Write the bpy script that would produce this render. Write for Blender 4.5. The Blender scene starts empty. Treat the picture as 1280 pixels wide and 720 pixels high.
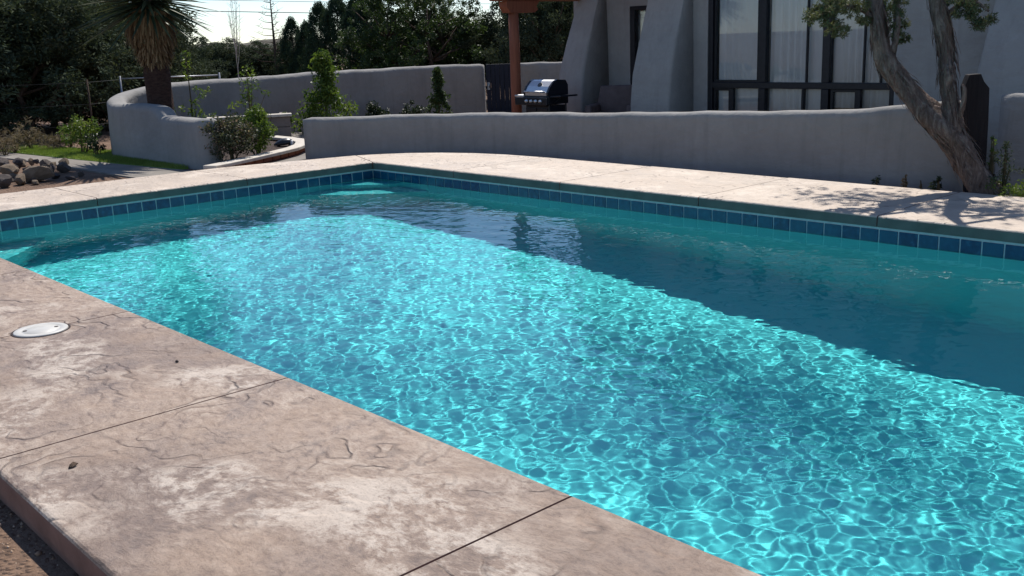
import bpy, bmesh, math, random
import numpy as np
from mathutils import Vector, Matrix

# ------------------------------------------------------------------ camera, sky, sun, exposure
scene = bpy.context.scene
COL = scene.collection
CAM_H = 1.4
FPX = 1252.6
MR = np.array([[0.6791137057, 0.7331158415, -0.0366842959],
               [0.1520362140, -0.1893778907, -0.9700623713],
               [-0.7181152862, 0.6532053103, -0.2400692781]])
cam_data = bpy.data.cameras.new('camera')
cam_data.sensor_width = 36.0
cam_data.lens = 36.0 * FPX / 1280.0
cam_data.clip_start = 0.05
cam_data.clip_end = 3000.0
cam = bpy.data.objects.new('camera', cam_data)
COL.objects.link(cam)
r_, d_, f_ = MR
cam.matrix_world = Matrix(((r_[0], -d_[0], -f_[0], 0), (r_[1], -d_[1], -f_[1], 0),
                           (r_[2], -d_[2], -f_[2], CAM_H), (0, 0, 0, 1)))
scene.camera = cam

SUN_EL = math.radians(54.0)
SUN_AZ = math.atan2(-0.58, 0.815)          # from +Y, clockwise positive
to_sun = Vector((math.sin(SUN_AZ) * math.cos(SUN_EL), math.cos(SUN_AZ) * math.cos(SUN_EL), math.sin(SUN_EL)))
world = bpy.data.worlds.new('World')
scene.world = world
world.use_nodes = True
wn = world.node_tree
bg = wn.nodes['Background']
sky = wn.nodes.new('ShaderNodeTexSky')
sky.sky_type = 'NISHITA'
sky.sun_disc = False
sky.sun_elevation = SUN_EL
sky.sun_rotation = SUN_AZ
sky.altitude = 1500
sky.dust_density = 0.2
sky.ozone_density = 2.5
tintn = wn.nodes.new('ShaderNodeMix'); tintn.data_type = 'RGBA'; tintn.blend_type = 'MULTIPLY'
tintn.inputs[0].default_value = 1.0
tintn.inputs[7].default_value = (0.985, 0.985, 1.02, 1)      # even white balance over the whole sky
wn.links.new(sky.outputs[0], tintn.inputs[6])
wn.links.new(tintn.outputs[2], bg.inputs[0])
bg.inputs[1].default_value = 0.105
sun_data = bpy.data.lights.new('sun', 'SUN')
sun_data.energy = 4.5
sun_data.angle = math.radians(0.53)
sun_data.color = (1.0, 0.95, 0.88)
sun_data.cycles.is_caustics_light = True
sun = bpy.data.objects.new('sun', sun_data)
sun.rotation_euler = to_sun.to_track_quat('Z', 'Y').to_euler()
sun.location = (0, 0, 30)
COL.objects.link(sun)
vs = scene.view_settings
vs.view_transform = 'Standard'
vs.look = 'None'
vs.gamma = 1.0
vs.use_curve_mapping = False
vs.exposure = 0.40
scene.render.engine = 'CYCLES'
cy = scene.cycles
cy.max_bounces = 10
cy.diffuse_bounces = 4
cy.glossy_bounces = 4
cy.transmission_bounces = 8
cy.transparent_max_bounces = 12
cy.caustics_refractive = True
cy.caustics_reflective = False
cy.sample_clamp_indirect = 40.0
cy.use_denoising = True
try:
    cy.denoiser = 'OPENIMAGEDENOISE'
    cy.denoising_input_passes = 'RGB_ALBEDO_NORMAL'
except Exception:
    pass
random.seed(7)
rng = np.random.default_rng(7)


def ray(px, py):
    v = MR.T @ np.array([(px - 640.0) / FPX, (py - 360.0) / FPX, 1.0])
    return v


def at(px, py, d):
    """world point on the sight line through a photo pixel at horizontal distance d metres"""
    v = ray(px, py)
    v = v / math.hypot(v[0], v[1]) * d
    return Vector((v[0], v[1], v[2] + CAM_H))


def atz(px, py, z=0.0):
    v = ray(px, py)
    v = v * (z - CAM_H) / v[2]
    return Vector((v[0], v[1], z))


def aty(px, py, y):
    v = ray(px, py)
    v = v * y / v[1]
    return Vector((v[0], v[1], v[2] + CAM_H))


# ------------------------------------------------------------------ mesh helpers
def obj(name, me, mat=None, parent=None, loc=None):
    o = bpy.data.objects.new(name, me)
    COL.objects.link(o)
    if mat is not None and me is not None and len(me.materials) == 0:
        me.materials.append(mat)
    if parent is not None:
        o.parent = parent
    if loc is not None:
        o.location = loc
    return o


def tag(o, label=None, cat=None, group=None, kind=None):
    if label: o['label'] = label
    if cat: o['category'] = cat
    if group: o['group'] = group
    if kind: o['kind'] = kind
    return o


def empty(name, loc=(0, 0, 0), rz=0.0):
    o = bpy.data.objects.new(name, None)
    COL.objects.link(o)
    o.location = loc
    o.rotation_euler = (0, 0, rz)
    o.empty_display_size = 0.2
    return o


def mesh(name, verts, faces, smooth=False):
    me = bpy.data.meshes.new(name)
    me.from_pydata([tuple(v) for v in verts], [], faces)
    me.update()
    if smooth:
        me.polygons.foreach_set('use_smooth', [True] * len(me.polygons))
    return me


def np_mesh(name, verts, faces, smooth=False, tint=None):
    """verts (n,3), faces (m,k) numpy; tint optional (n,) float point attribute"""
    me = bpy.data.meshes.new(name)
    verts = np.ascontiguousarray(verts, dtype=np.float32)
    faces = np.ascontiguousarray(faces, dtype=np.int32)
    m, k = faces.shape
    me.vertices.add(len(verts)); me.vertices.foreach_set('co', verts.ravel())
    me.loops.add(m * k); me.loops.foreach_set('vertex_index', faces.ravel())
    me.polygons.add(m)
    me.polygons.foreach_set('loop_start', np.arange(0, m * k, k, dtype=np.int32))
    me.polygons.foreach_set('loop_total', np.full(m, k, dtype=np.int32))
    if smooth:
        me.polygons.foreach_set('use_smooth', np.ones(m, dtype=bool))
    if tint is not None:
        a = me.attributes.new('tint', 'FLOAT', 'POINT')
        a.data.foreach_set('value', np.ascontiguousarray(tint, dtype=np.float32))
    me.update(calc_edges=True)
    me.validate()
    return me


class MB:
    def __init__(self):
        self.v = []; self.f = []

    def add(self, vs, fs):
        b = len(self.v)
        self.v += [tuple(v) for v in vs]
        self.f += [[i + b for i in f] for f in fs]
        return self

    def box(self, c, s, rz=0.0, ry=0.0, rx=0.0, bev=0.0):
        hx, hy, hz = s[0] / 2, s[1] / 2, s[2] / 2
        R = Matrix.Rotation(rz, 3, 'Z') @ Matrix.Rotation(ry, 3, 'Y') @ Matrix.Rotation(rx, 3, 'X')
        c = Vector(c)
        if bev <= 0:
            P = [(-hx, -hy, -hz), (hx, -hy, -hz), (hx, hy, -hz), (-hx, hy, -hz), (-hx, -hy, hz), (hx, -hy, hz), (hx, hy, hz), (-hx, hy, hz)]
            F = [(0, 3, 2, 1), (4, 5, 6, 7), (0, 1, 5, 4), (1, 2, 6, 5), (2, 3, 7, 6), (3, 0, 4, 7)]
            return self.add([R @ Vector(p) + c for p in P], F)
        bm = bmesh.new()
        bmesh.ops.create_cube(bm, size=1.0)
        for v in bm.verts:
            v.co = Vector((v.co.x * s[0], v.co.y * s[1], v.co.z * s[2]))
        bmesh.ops.bevel(bm, geom=bm.edges[:], offset=bev, segments=2, profile=0.5, affect='EDGES')
        bm.verts.index_update()
        self.add([R @ v.co + c for v in bm.verts], [[v.index for v in f.verts] for f in bm.faces])
        bm.free()
        return self

    def tube(self, pts, rad, n=8, cap=True, jit=0.0):
        pts = [Vector(p) for p in pts]
        if not hasattr(rad, '__len__'): rad = [rad] * len(pts)
        vs = []; fs = []
        up = Vector((0.13, 0.27, 1)).normalized()
        prev = None
        for i, p in enumerate(pts):
            t = (pts[min(i + 1, len(pts) - 1)] - pts[max(i - 1, 0)]).normalized()
            a = prev if prev is not None else (Vector((1, 0, 0)) if abs(t.z) > 0.8 else Vector((0, 0, 1)))
            a = (a - t * a.dot(t)).normalized(); b = t.cross(a); prev = a
            for k in range(n):
                w = 2 * math.pi * k / n
                r = rad[i] * (1 + (random.uniform(-jit, jit) if jit else 0))
                vs.append(p + (a * math.cos(w) + b * math.sin(w)) * r)
        for i in range(len(pts) - 1):
            for k in range(n):
                k2 = (k + 1) % n
                fs.append((i * n + k, i * n + k2, (i + 1) * n + k2, (i + 1) * n + k))
        if cap:
            fs.append(tuple(range(n - 1, -1, -1)))
            fs.append(tuple((len(pts) - 1) * n + k for k in range(n)))
        return self.add(vs, fs)

    def prism(self, poly, z0, z1):
        n = len(poly)
        vs = [(p[0], p[1], z0) for p in poly] + [(p[0], p[1], z1) for p in poly]
        fs = [tuple(range(n - 1, -1, -1)), tuple(range(n, 2 * n))] + [(i, (i + 1) % n, n + (i + 1) % n, n + i) for i in range(n)]
        return self.add(vs, fs)

    def lathe(self, prof, n=16, c=(0, 0, 0)):
        vs = []; fs = []
        for r, z in prof:
            for k in range(n):
                w = 2 * math.pi * k / n
                vs.append((c[0] + r * math.cos(w), c[1] + r * math.sin(w), c[2] + z))
        for i in range(len(prof) - 1):
            for k in range(n):
                k2 = (k + 1) % n
                fs.append((i * n + k, i * n + k2, (i + 1) * n + k2, (i + 1) * n + k))
        fs.append(tuple(range(n - 1, -1, -1)))
        fs.append(tuple((len(prof) - 1) * n + k for k in range(n)))
        return self.add(vs, fs)

    def me(self, name='m', smooth=False):
        return mesh(name, self.v, self.f, smooth)

    def build(self, name, mat, parent=None, smooth=False, loc=None):
        return obj(name, self.me(name, smooth), mat, parent, loc)


def copy_tree(o, parent=None):
    c = o.copy(); COL.objects.link(c)
    c.parent = parent
    for ch in list(o.children):
        copy_tree(ch, c)
    return c


# ------------------------------------------------------------------ materials
def srgb(r, g, b):
    def f(c):
        c /= 255.0
        return c / 12.92 if c <= 0.04045 else ((c + 0.055) / 1.055) ** 2.4
    return (f(r), f(g), f(b), 1.0)


class NT:
    def __init__(self, name):
        self.m = bpy.data.materials.new(name)
        self.m.use_nodes = True
        self.t = self.m.node_tree
        self.b = self.t.nodes['Principled BSDF']
        self.out = self.t.nodes['Material Output']
        g = self.n('ShaderNodeNewGeometry')
        self.pos = g.outputs['Position']
        self.geo = g

    def n(self, typ, **kw):
        nd = self.t.nodes.new(typ)
        for k, v in kw.items():
            setattr(nd, k, v)
        return nd

    def l(self, a, b):
        self.t.links.new(a, b)

    def noise(self, scale, detail=4, rough=0.55, vec=None, dist=0.0, out='Fac'):
        nd = self.n('ShaderNodeTexNoise')
        nd.inputs['Scale'].default_value = scale
        nd.inputs['Detail'].default_value = detail
        nd.inputs['Roughness'].default_value = rough
        nd.inputs['Distortion'].default_value = dist
        self.l(vec if vec is not None else self.pos, nd.inputs['Vector'])
        return nd.outputs[out]

    def voro(self, scale, feature='F1', vec=None, out='Distance', rnd=1.0):
        nd = self.n('ShaderNodeTexVoronoi', feature=feature)
        nd.inputs['Scale'].default_value = scale
        nd.inputs['Randomness'].default_value = rnd
        self.l(vec if vec is not None else self.pos, nd.inputs['Vector'])
        return nd.outputs[out]

    def ramp(self, fac, stops, interp='LINEAR'):
        nd = self.n('ShaderNodeValToRGB')
        cr = nd.color_ramp
        cr.interpolation = interp
        while len(cr.elements) < len(stops):
            cr.elements.new(0.5)
        for e, (p, c) in zip(cr.elements, stops):
            e.position = p
            e.color = c if hasattr(c, '__len__') else (c, c, c, 1)
        self.l(fac, nd.inputs[0])
        return nd.outputs[0]

    def math(self, op, a, b=0.5, c=None, clamp=False):
        nd = self.n('ShaderNodeMath', operation=op, use_clamp=clamp)
        for i, x in enumerate((a, b, c)):
            if x is None: continue
            if hasattr(x, 'is_linked') or hasattr(x, 'links'):
                self.l(x, nd.inputs[i])
            else:
                nd.inputs[i].default_value = x
        return nd.outputs[0]

    def mix(self, fac, a, b, blend='MIX'):
        nd = self.n('ShaderNodeMix', data_type='RGBA', blend_type=blend)
        for i, x in ((0, fac), (6, a), (7, b)):
            if hasattr(x, 'links'):
                self.l(x, nd.inputs[i])
            else:
                nd.inputs[i].default_value = x
        return nd.outputs[2]

    def bump(self, h, strength=0.5, dist=0.01, normal=None):
        nd = self.n('ShaderNodeBump')
        nd.inputs['Strength'].default_value = strength
        nd.inputs['Distance'].default_value = dist
        self.l(h, nd.inputs['Height'])
        if normal is not None:
            self.l(normal, nd.inputs['Normal'])
        return nd.outputs[0]

    def scaled(self, sx, sy, sz, vec=None, loc=(0, 0, 0)):
        nd = self.n('ShaderNodeMapping')
        nd.inputs['Location'].default_value = loc
        nd.inputs['Scale'].default_value = (sx, sy, sz)
        self.l(vec if vec is not None else self.pos, nd.inputs['Vector'])
        return nd.outputs[0]

    def fin(self, color=None, rough=None, normal=None, spec=None, metal=None):
        i = self.b.inputs
        for key, x in (('Base Color', color), ('Roughness', rough), ('Normal', normal), ('Specular IOR Level', spec), ('Metallic', metal)):
            if x is None: continue
            if hasattr(x, 'links'):
                self.l(x, i[key])
            else:
                i[key].default_value = x
        return self.m


def simple(name, c1, c2=None, scale=8.0, rough=0.8, bump=0.2, bdist=0.004, spec=0.3, metal=0.0, stretch=None):
    t = NT(name)
    vec = t.scaled(*stretch) if stretch else None
    f = t.noise(scale, 5, 0.6, vec)
    col = t.ramp(f, [(0.3, c1), (0.7, c2 or c1)])
    nrm = t.bump(t.noise(scale * 4, 4, 0.6, vec), bump, bdist)
    return t.fin(col, rough, nrm, spec, metal)


M = {}


def mat_deck(name='stamped_concrete', pale=0.0):
    t = NT(name)
    w = t.noise(1.1, 3, 0.5, out='Color')
    vadd = t.n('ShaderNodeVectorMath', operation='MULTIPLY_ADD')
    t.l(w, vadd.inputs[0]); vadd.inputs[1].default_value = (0.25, 0.25, 0.0); t.l(t.pos, vadd.inputs[2])
    wp = vadd.outputs[0]
    big = t.noise(0.85, 4, 0.6, wp)
    mid = t.noise(3.6, 9, 0.72, wp, 0.25)
    fine = t.noise(17.0, 8, 0.75, t.scaled(1.0, 1.5, 1.0, wp), 0.3)
    grain = t.noise(75.0, 5, 0.75)
    base = t.ramp(fine, [(0.30, srgb(112, 91, 77)), (0.47, srgb(146, 124, 106)), (0.66, srgb(166, 145, 127))])
    dark = t.ramp(t.math('ADD', t.math('MULTIPLY', big, 0.7), t.math('MULTIPLY', mid, 0.3)), [(0.42, 1.0), (0.56, 0.0)])
    col = t.mix(t.math('MULTIPLY', dark, 0.6), base, srgb(100, 81, 71))
    sp = t.ramp(t.math('ADD', t.math('MULTIPLY', mid, 0.6), t.math('MULTIPLY', fine, 0.4)), [(0.38, 1.0), (0.46, 0.0)])
    col = t.mix(t.math('MULTIPLY', sp, 0.5), col, srgb(86, 70, 62))
    # stamped slate: terraces of a broad noise, with a worn rim along each step
    lev = t.noise(1.25, 4, 0.50, wp)
    steps = [0.385, 0.455, 0.515, 0.58]
    ledge = t.ramp(lev, sum([[(p, k / 4.0 + 0.06 * k), (p + 0.008, (k + 1) / 4.0 + 0.02 * k)] for k, p in enumerate(steps)], []))
    come = t.ramp(t.noise(2.3, 3, 0.5), [(0.46, 0.0), (0.62, 1.0)])
    rim = None; groove = None
    for p in steps:
        g1 = t.ramp(lev, [(p - 0.012, 0.0), (p - 0.001, 1.0), (p + 0.004, 0.0)])
        r1 = t.ramp(lev, [(p + 0.004, 0.0), (p + 0.012, 1.0), (p + 0.05, 0.0)])
        groove = g1 if groove is None else t.math('MAXIMUM', groove, g1)
        rim = r1 if rim is None else t.math('MAXIMUM', rim, r1)
    groove = t.math('MULTIPLY', groove, come)
    # pale scuffed lime bloom on the high spots and along the rims
    zone = t.ramp(t.noise(1.0, 3, 0.5, t.scaled(1, 1.4, 1, wp, (-0.35, -0.62, 0))), [(0.49, 0.0), (0.60, 1.0)])
    hi = t.ramp(t.math('ADD', t.math('MULTIPLY', mid, 0.7), t.math('MULTIPLY', fine, 0.3)), [(0.47, 0.0), (0.55, 1.0)])
    bloom = t.math('MULTIPLY', zone, hi)
    bloom = t.math('MAXIMUM', bloom, t.math('MULTIPLY', t.math('MULTIPLY', rim, come), t.math('MULTIPLY', hi, 0.6)))
    col = t.mix(t.math('MULTIPLY', bloom, 0.66), col, srgb(204, 191, 177))
    col = t.mix(t.math('MULTIPLY', t.ramp(grain, [(0.35, 1.0), (0.5, 0.0)]), 0.3), col, srgb(74, 60, 53))
    if pale: col = t.mix(pale, col, srgb(216, 201, 183))  # pale: share of sun glare painted into the deck colour
    col = t.mix(t.math('MULTIPLY', groove, 0.5), col, srgb(66, 52, 46))
    h = t.math('ADD', t.math('MULTIPLY', ledge, 1.0), t.math('ADD', t.math('MULTIPLY', mid, 0.8), t.math('MULTIPLY', fine, 0.45)))
    h = t.math('SUBTRACT', h, t.math('MULTIPLY', groove, 0.35))
    n1 = t.bump(h, 1.0, 0.018)
    n2 = t.bump(grain, 0.4, 0.003, n1)
    rough = t.ramp(mid, [(0.35, 0.45), (0.6, 0.68)])
    return t.fin(col, rough, n2, 0.5)


def mat_stucco(name, c1, c2, bump=0.35):
    t = NT(name)
    f = t.noise(0.9, 5, 0.6)
    g = t.noise(14, 5, 0.65)
    col = t.mix(t.math('MULTIPLY', t.ramp(g, [(0.35, 0.0), (0.7, 1.0)]), 0.25), t.ramp(f, [(0.3, c1), (0.7, c2)]), tuple(x * 0.8 for x in c1[:3]) + (1,))
    spl = t.ramp(t.noise(2.0, 5, 0.7), [(0.40, 0.0), (0.72, 1.0)])
    col = t.mix(t.math('MULTIPLY', spl, 0.45), col, tuple(x * 0.72 for x in c1[:3]) + (1,))
    streak = t.ramp(t.noise(3.0, 4, 0.6, t.scaled(3.0, 3.0, 0.25)), [(0.52, 0.0), (0.75, 1.0)])
    col = t.mix(t.math('MULTIPLY', streak, 0.35), col, tuple(x * 0.62 for x in c1[:3]) + (1,))
    n1 = t.bump(t.noise(5.5, 4, 0.55, t.scaled(1, 1, 1.8)), 0.55, 0.03)
    n2 = t.bump(t.noise(70, 4, 0.7), bump, 0.004, n1)
    return t.fin(col, 0.92, n2, 0.15)


def mat_tile():
    t = NT('glazed_blue_tile')
    oi = t.n('ShaderNodeObjectInfo')
    f = t.noise(24, 6, 0.65)
    col = t.ramp(f, [(0.3, srgb(10, 38, 68)), (0.55, srgb(18, 62, 96)), (0.8, srgb(44, 106, 134))])
    col = t.mix(t.math('MULTIPLY', oi.outputs['Random'], 0.75), col, srgb(18, 84, 110))
    n = t.bump(f, 0.2, 0.002)
    return t.fin(col, 0.16, n, 0.5)


def mat_plaster():
    t = NT('pool_plaster')
    f = t.noise(1.3, 5, 0.6)
    g = t.noise(60, 3, 0.6)
    col = t.ramp(f, [(0.3, (0.32, 0.745, 0.76, 1)), (0.7, (0.37, 0.805, 0.82, 1))])
    col = t.mix(t.math('MULTIPLY', t.ramp(g, [(0.4, 0.0), (0.7, 1.0)]), 0.2), col, (0.29, 0.67, 0.72, 1))
    return t.fin(col, 0.8, t.bump(g, 0.2, 0.002), 0.2)


def mat_water():
    m = bpy.data.materials.new('pool_water'); m.use_nodes = True
    t = m.node_tree
    t.nodes.remove(t.nodes['Principled BSDF'])
    g = t.nodes.new('ShaderNodeBsdfRefraction')
    g.inputs['IOR'].default_value = 1.333
    g.inputs['Roughness'].default_value = 0.0
    g.inputs['Color'].default_value = (0.55, 0.987, 0.993, 1)
    gl = t.nodes.new('ShaderNodeBsdfGlossy')
    gl.inputs['Roughness'].default_value = 0.0
    fr = t.nodes.new('ShaderNodeFresnel'); fr.inputs[0].default_value = 1.333
    mx = t.nodes.new('ShaderNodeMixShader')
    t.links.new(fr.outputs[0], mx.inputs[0]); t.links.new(g.outputs[0], mx.inputs[1]); t.links.new(gl.outputs[0], mx.inputs[2])
    o = t.nodes['Material Output']
    t.links.new(mx.outputs[0], o.inputs['Surface'])
    return m


M['deck'] = mat_deck()
M['deck_glare'] = mat_deck('glare_stamped_concrete', 0.45)  # same concrete, lightened to imitate sun glare on distant slabs
M['tile'] = mat_tile()
M['plaster'] = mat_plaster()
M['water'] = mat_water()
M['grout'] = simple('pale_grout', srgb(176, 192, 196), srgb(200, 212, 214), 20, 0.85, 0.2, 0.002)
M['coping_face'] = simple('coping_face_concrete', srgb(84, 90, 84), srgb(104, 108, 102), 6, 0.85, 0.4, 0.004)
M['joint'] = simple('joint_sealant', srgb(48, 40, 40), srgb(62, 52, 50), 20, 0.9)
M['slab_side'] = simple('slab_side_concrete', srgb(122, 92, 80), srgb(146, 112, 98), 7, 0.9, 0.5, 0.006)
M['stucco'] = mat_stucco('grey_stucco', (0.265, 0.257, 0.246, 1), (0.305, 0.295, 0.282, 1))
M['stucco_house'] = mat_stucco('house_stucco', (0.36, 0.342, 0.315, 1), (0.41, 0.388, 0.357, 1))

# ------------------------------------------------------------------ pool and deck dimensions
XL, XR = -10.335, 1.30          # pool wall planes
YN, YF = 2.065, 7.145
CXL, CYN, CYF, CXR = -10.31, 2.09, 7.12, 1.275   # coping lip
ZW = -0.196

# ------------------------------------------------------------------ pool basin (structure) with its tiles
def floor_z(x):
    return float(np.interp(x, [-10.4, -8.2, -6.5, -5.0, -3.0, -1.0, 1.4], [-1.58, -1.60, -1.66, -1.79, -1.95, -2.02, -2.05]))


mb = MB()
nx = 24
xs = np.linspace(XL, XR, nx + 1)
wt = -0.09                       # wall top just under the coping
ys = [YN, YN + 0.02, YN + 0.08, YN + 0.18] + list(np.linspace(YN + 0.5, YF - 0.5, 6)) + [YF - 0.18, YF - 0.08, YF - 0.02, YF]
cove = [0.18, 0.08, 0.02, 0.0] + [0.0] * 6 + [0.0, 0.02, 0.08, 0.18]
rows = []
for i, x in enumerate(xs):
    ex = min(x - XL, XR - x)
    row = []
    row.append((x, YN, wt))
    for y, c in zip(ys, cove):
        row.append((x, y, floor_z(x) + c))
    row.append((x, YF, wt))
    rows.append(row)
nr = len(rows[0])
vv = [p for r in rows for p in r]
ff = []
for i in range(nx):
    for k in range(nr - 1):
        ff.append((i * nr + k, i * nr + k + 1, (i + 1) * nr + k + 1, (i + 1) * nr + k)[::-1])
ff.append(tuple(range(0, nr)))
ff.append(tuple(range(nx * nr + nr - 1, nx * nr - 1, -1)))
basin = obj('pool_basin', mesh('pool_basin', vv, ff), M['plaster'])
tag(basin, 'pale aqua plastered pool basin under the water', 'pool', kind='structure')
basin.cycles.is_caustics_receiver = True


def corner_step(cx, cy, sx, sy, leg, ztop, zbot):
    """rounded triangular tread in a pool corner; sx, sy point into the pool"""
    pts = [(0, 0)]
    n = 9
    for k in range(n):
        u = k / (n - 1)
        bul = 0.10 * leg * math.sin(math.pi * u)
        pts.append((leg * (1 - u) + bul * 0.707, leg * u + bul * 0.707))
    poly = [(cx + sx * a, cy + sy * b) for a, b in pts]
    if sx * sy < 0: poly = poly[::-1]
    m = MB().prism(poly, zbot, ztop)
    return m


for sy, cyy, treads in ((-1, YF, ((0.60, -0.36, -0.67), (1.10, -0.68, -1.66))), (1, YN, ((0.72, -0.66, -0.94), (1.12, -0.95, -1.66)))):
    for leg, zt, zb in treads:
        s = corner_step(XL, cyy, 1, sy, leg, zt, zb).build('corner_step', M['plaster'], basin)
        s.cycles.is_caustics_receiver = True

# tile course: each tile its own piece, shared mesh
PT = 0.1550
tile_me = MB().box((0, 0, 0), (PT - 0.012, 0.010, PT - 0.012), bev=0.0025).me('tile')
tile_me.materials.append(M['tile'])
gb = MB()
gb.box(((XL + XR) / 2, YF - 0.001, -0.1755), (XR - XL, 0.008, 0.173))
gb.box((XL + 0.001, (YN + YF) / 2, -0.1755), (0.008, YF - YN - 0.012, 0.173))
gb.box((XR - 0.001, (YN + YF) / 2, -0.1755), (0.008, YF - YN - 0.012, 0.173))
grout = gb.build('grout_band', M['grout'], basin)
tz = -0.101 - PT / 2
x = XL + 0.012 + PT / 2
while x < -1.9:
    o = obj('tile', tile_me, None, basin, (x, YF - 0.008, tz)); x += PT
far = MB()
while x < XR:
    far.box((x, YF - 0.008, tz), (PT - 0.012, 0.010, PT - 0.012), bev=0.0025); x += PT
y = YF - 0.012 - PT / 2
while y > YN + 0.05:
    o = obj('tile', tile_me, None, basin, (XL + 0.008, y, tz)); o.rotation_euler = (0, 0, math.pi / 2)
    far.box((XR - 0.008, y, tz), (0.010, PT - 0.012, PT - 0.012), bev=0.0025); y -= PT
y = XL + 0.012 + PT / 2
while y < XR:
    far.box((y, YN + 0.008, tz), (PT - 0.012, 0.010, PT - 0.012), bev=0.0025); y += PT
tag(far.build('tile_row', M['tile'], basin), kind='stuff')

# ------------------------------------------------------------------ water: one rippled sheet, a real refracting surface
def wave_field(X, Y):
    """wind ripples: short crests carry the curvature, a weak longer swell under them"""
    r = np.random.default_rng(21)
    Z = np.zeros_like(X)
    def band(n, l0, l1, curv, slope, spread, mean):
        Zb = 0
        for i in range(n):
            lam = l0 * (l1 / l0) ** r.random()
            k = 2 * math.pi / lam
            th = r.normal(math.radians(mean), math.radians(spread))
            a = (curv / (k * k) if curv else slope / k) * math.sqrt(2.0 / n) * r.uniform(0.7, 1.3)
            Zb = Zb + a * np.sin(k * (np.cos(th) * X + np.sin(th) * Y) + r.random() * 6.283)
        return Zb
    patch = 0.75 + 0.25 * np.sin(X * 1.1 + 0.7 * np.sin(Y * 0.9)) * np.sin(Y * 1.3 + 0.5 * np.sin(X * 0.8))
    Z += band(64, 0.045, 0.108, CURV, 0, 75, 250) * patch
    Z += band(26, 0.16, 0.34, 0, SWELL, 60, 235)
    Z += band(10, 0.5, 1.1, 0, SWELL * 0.45, 50, 240)
    return Z


CURV, SWELL = 2.15, 0.014
step = 0.0074
gx = np.concatenate([np.arange(XL + 0.013, -0.9, step), np.arange(-0.9, XR - 0.004, 0.04), [XR - 0.004]])
gy = np.concatenate([np.arange(YN + 0.004, YF - 0.013, step), [YF - 0.013]])
GX, GY = np.meshgrid(gx.astype(np.float32), gy.astype(np.float32), indexing='ij')
# calmer in the far left corner and under the far wall
calm = (0.75 + 0.25 * np.clip((GX + 10.3) / 3.0, 0, 1)) * (0.45 + 0.55 * np.clip((6.95 - GY) / 1.1, 0, 1)) * (1.0 - 0.14 * np.clip((GX + 6.0) / 5.0, 0, 1))
GZ = ZW + wave_field(GX, GY) * calm
V = np.stack([GX, GY, GZ], -1).reshape(-1, 3)
ni, nj = GX.shape
idx = np.arange(ni * nj).reshape(ni, nj)
F = np.stack([idx[:-1, :-1], idx[1:, :-1], idx[1:, 1:], idx[:-1, 1:]], -1).reshape(-1, 4)
water = obj('pool_water', np_mesh('pool_water', V, F, True), M['water'])
tag(water, 'rippled turquoise pool water with sunlit sparkle', 'water', kind='structure')
water.cycles.is_caustics_caster = True
# ------------------------------------------------------------------ deck: poured slabs with open joints, rounded edges
def slab(name, poly, lips, ztop=0.0, zbot=-0.086, parent=None):
    """poly: ccw outline; lips[i] True where edge i is an exposed edge that gets a rounded nose. The top gets a fine grid."""
    bm = bmesh.new()
    vs = [bm.verts.new((p[0], p[1], ztop)) for p in poly]
    f = bm.faces.new(vs)
    r = bmesh.ops.extrude_face_region(bm, geom=[f])
    for v in [g for g in r['geom'] if isinstance(g, bmesh.types.BMVert)]:
        v.co.z = zbot
    bmesh.ops.recalc_face_normals(bm, faces=bm.faces[:])
    top = [e for e in bm.edges if all(abs(v.co.z - ztop) < 1e-6 for v in e.verts)]
    big, small = [], []
    for i in range(len(poly)):
        a, b = Vector(poly[i]), Vector(poly[(i + 1) % len(poly)])
        for e in top:
            q = [v.co.to_2d() for v in e.verts]
            if {tuple(round(c, 4) for c in q[0]), tuple(round(c, 4) for c in q[1])} == {tuple(round(c, 4) for c in a), tuple(round(c, 4) for c in b)}:
                (big if lips[i] else small).append(e)
    bmesh.ops.bevel(bm, geom=big, offset=0.022, segments=4, profile=0.5, affect='EDGES')
    me = bpy.data.meshes.new(name)
    bm.normal_update()
    for fc in bm.faces:
        fc.smooth = False
        c = fc.calc_center_median()
        inner = CXL - 0.03 < c.x < CXR + 0.03 and CYN - 0.03 < c.y < CYF + 0.03
        fc.material_index = (2 if inner else 1) if abs(fc.normal.z) < 0.25 else 0
    bm.to_mesh(me); bm.free()
    cx_ = sum(p[0] for p in poly) / len(poly); cy_ = sum(p[1] for p in poly) / len(poly)
    me.materials.append(M['deck_glare' if (cy_ > 6.5 or cx_ < -10.5) else 'deck'])  # far and left slabs get the colour with painted sun glare
    me.materials.append(M['slab_side'])
    me.materials.append(M['coping_face'])
    return obj(name, me, None, parent)


deck = empty('pool_deck')
tag(deck, 'tan stamped concrete deck around the pool', 'deck', kind='structure')
J = 0.0045
near_j = [-15.0, -8.86, -7.165, -5.49, -3.764, -2.039, -0.30, 1.42, 2.9]
# near strip
for i in range(1, len(near_j) - 1):
    a, b = near_j[i] + J, near_j[i + 1] - J
    if i == 1: a = near_j[1] + J
    slab('slab', [(a, 0.848), (b, 0.848), (b, CYN), (a, CYN)], [True, False, True, False], parent=deck)
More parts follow.
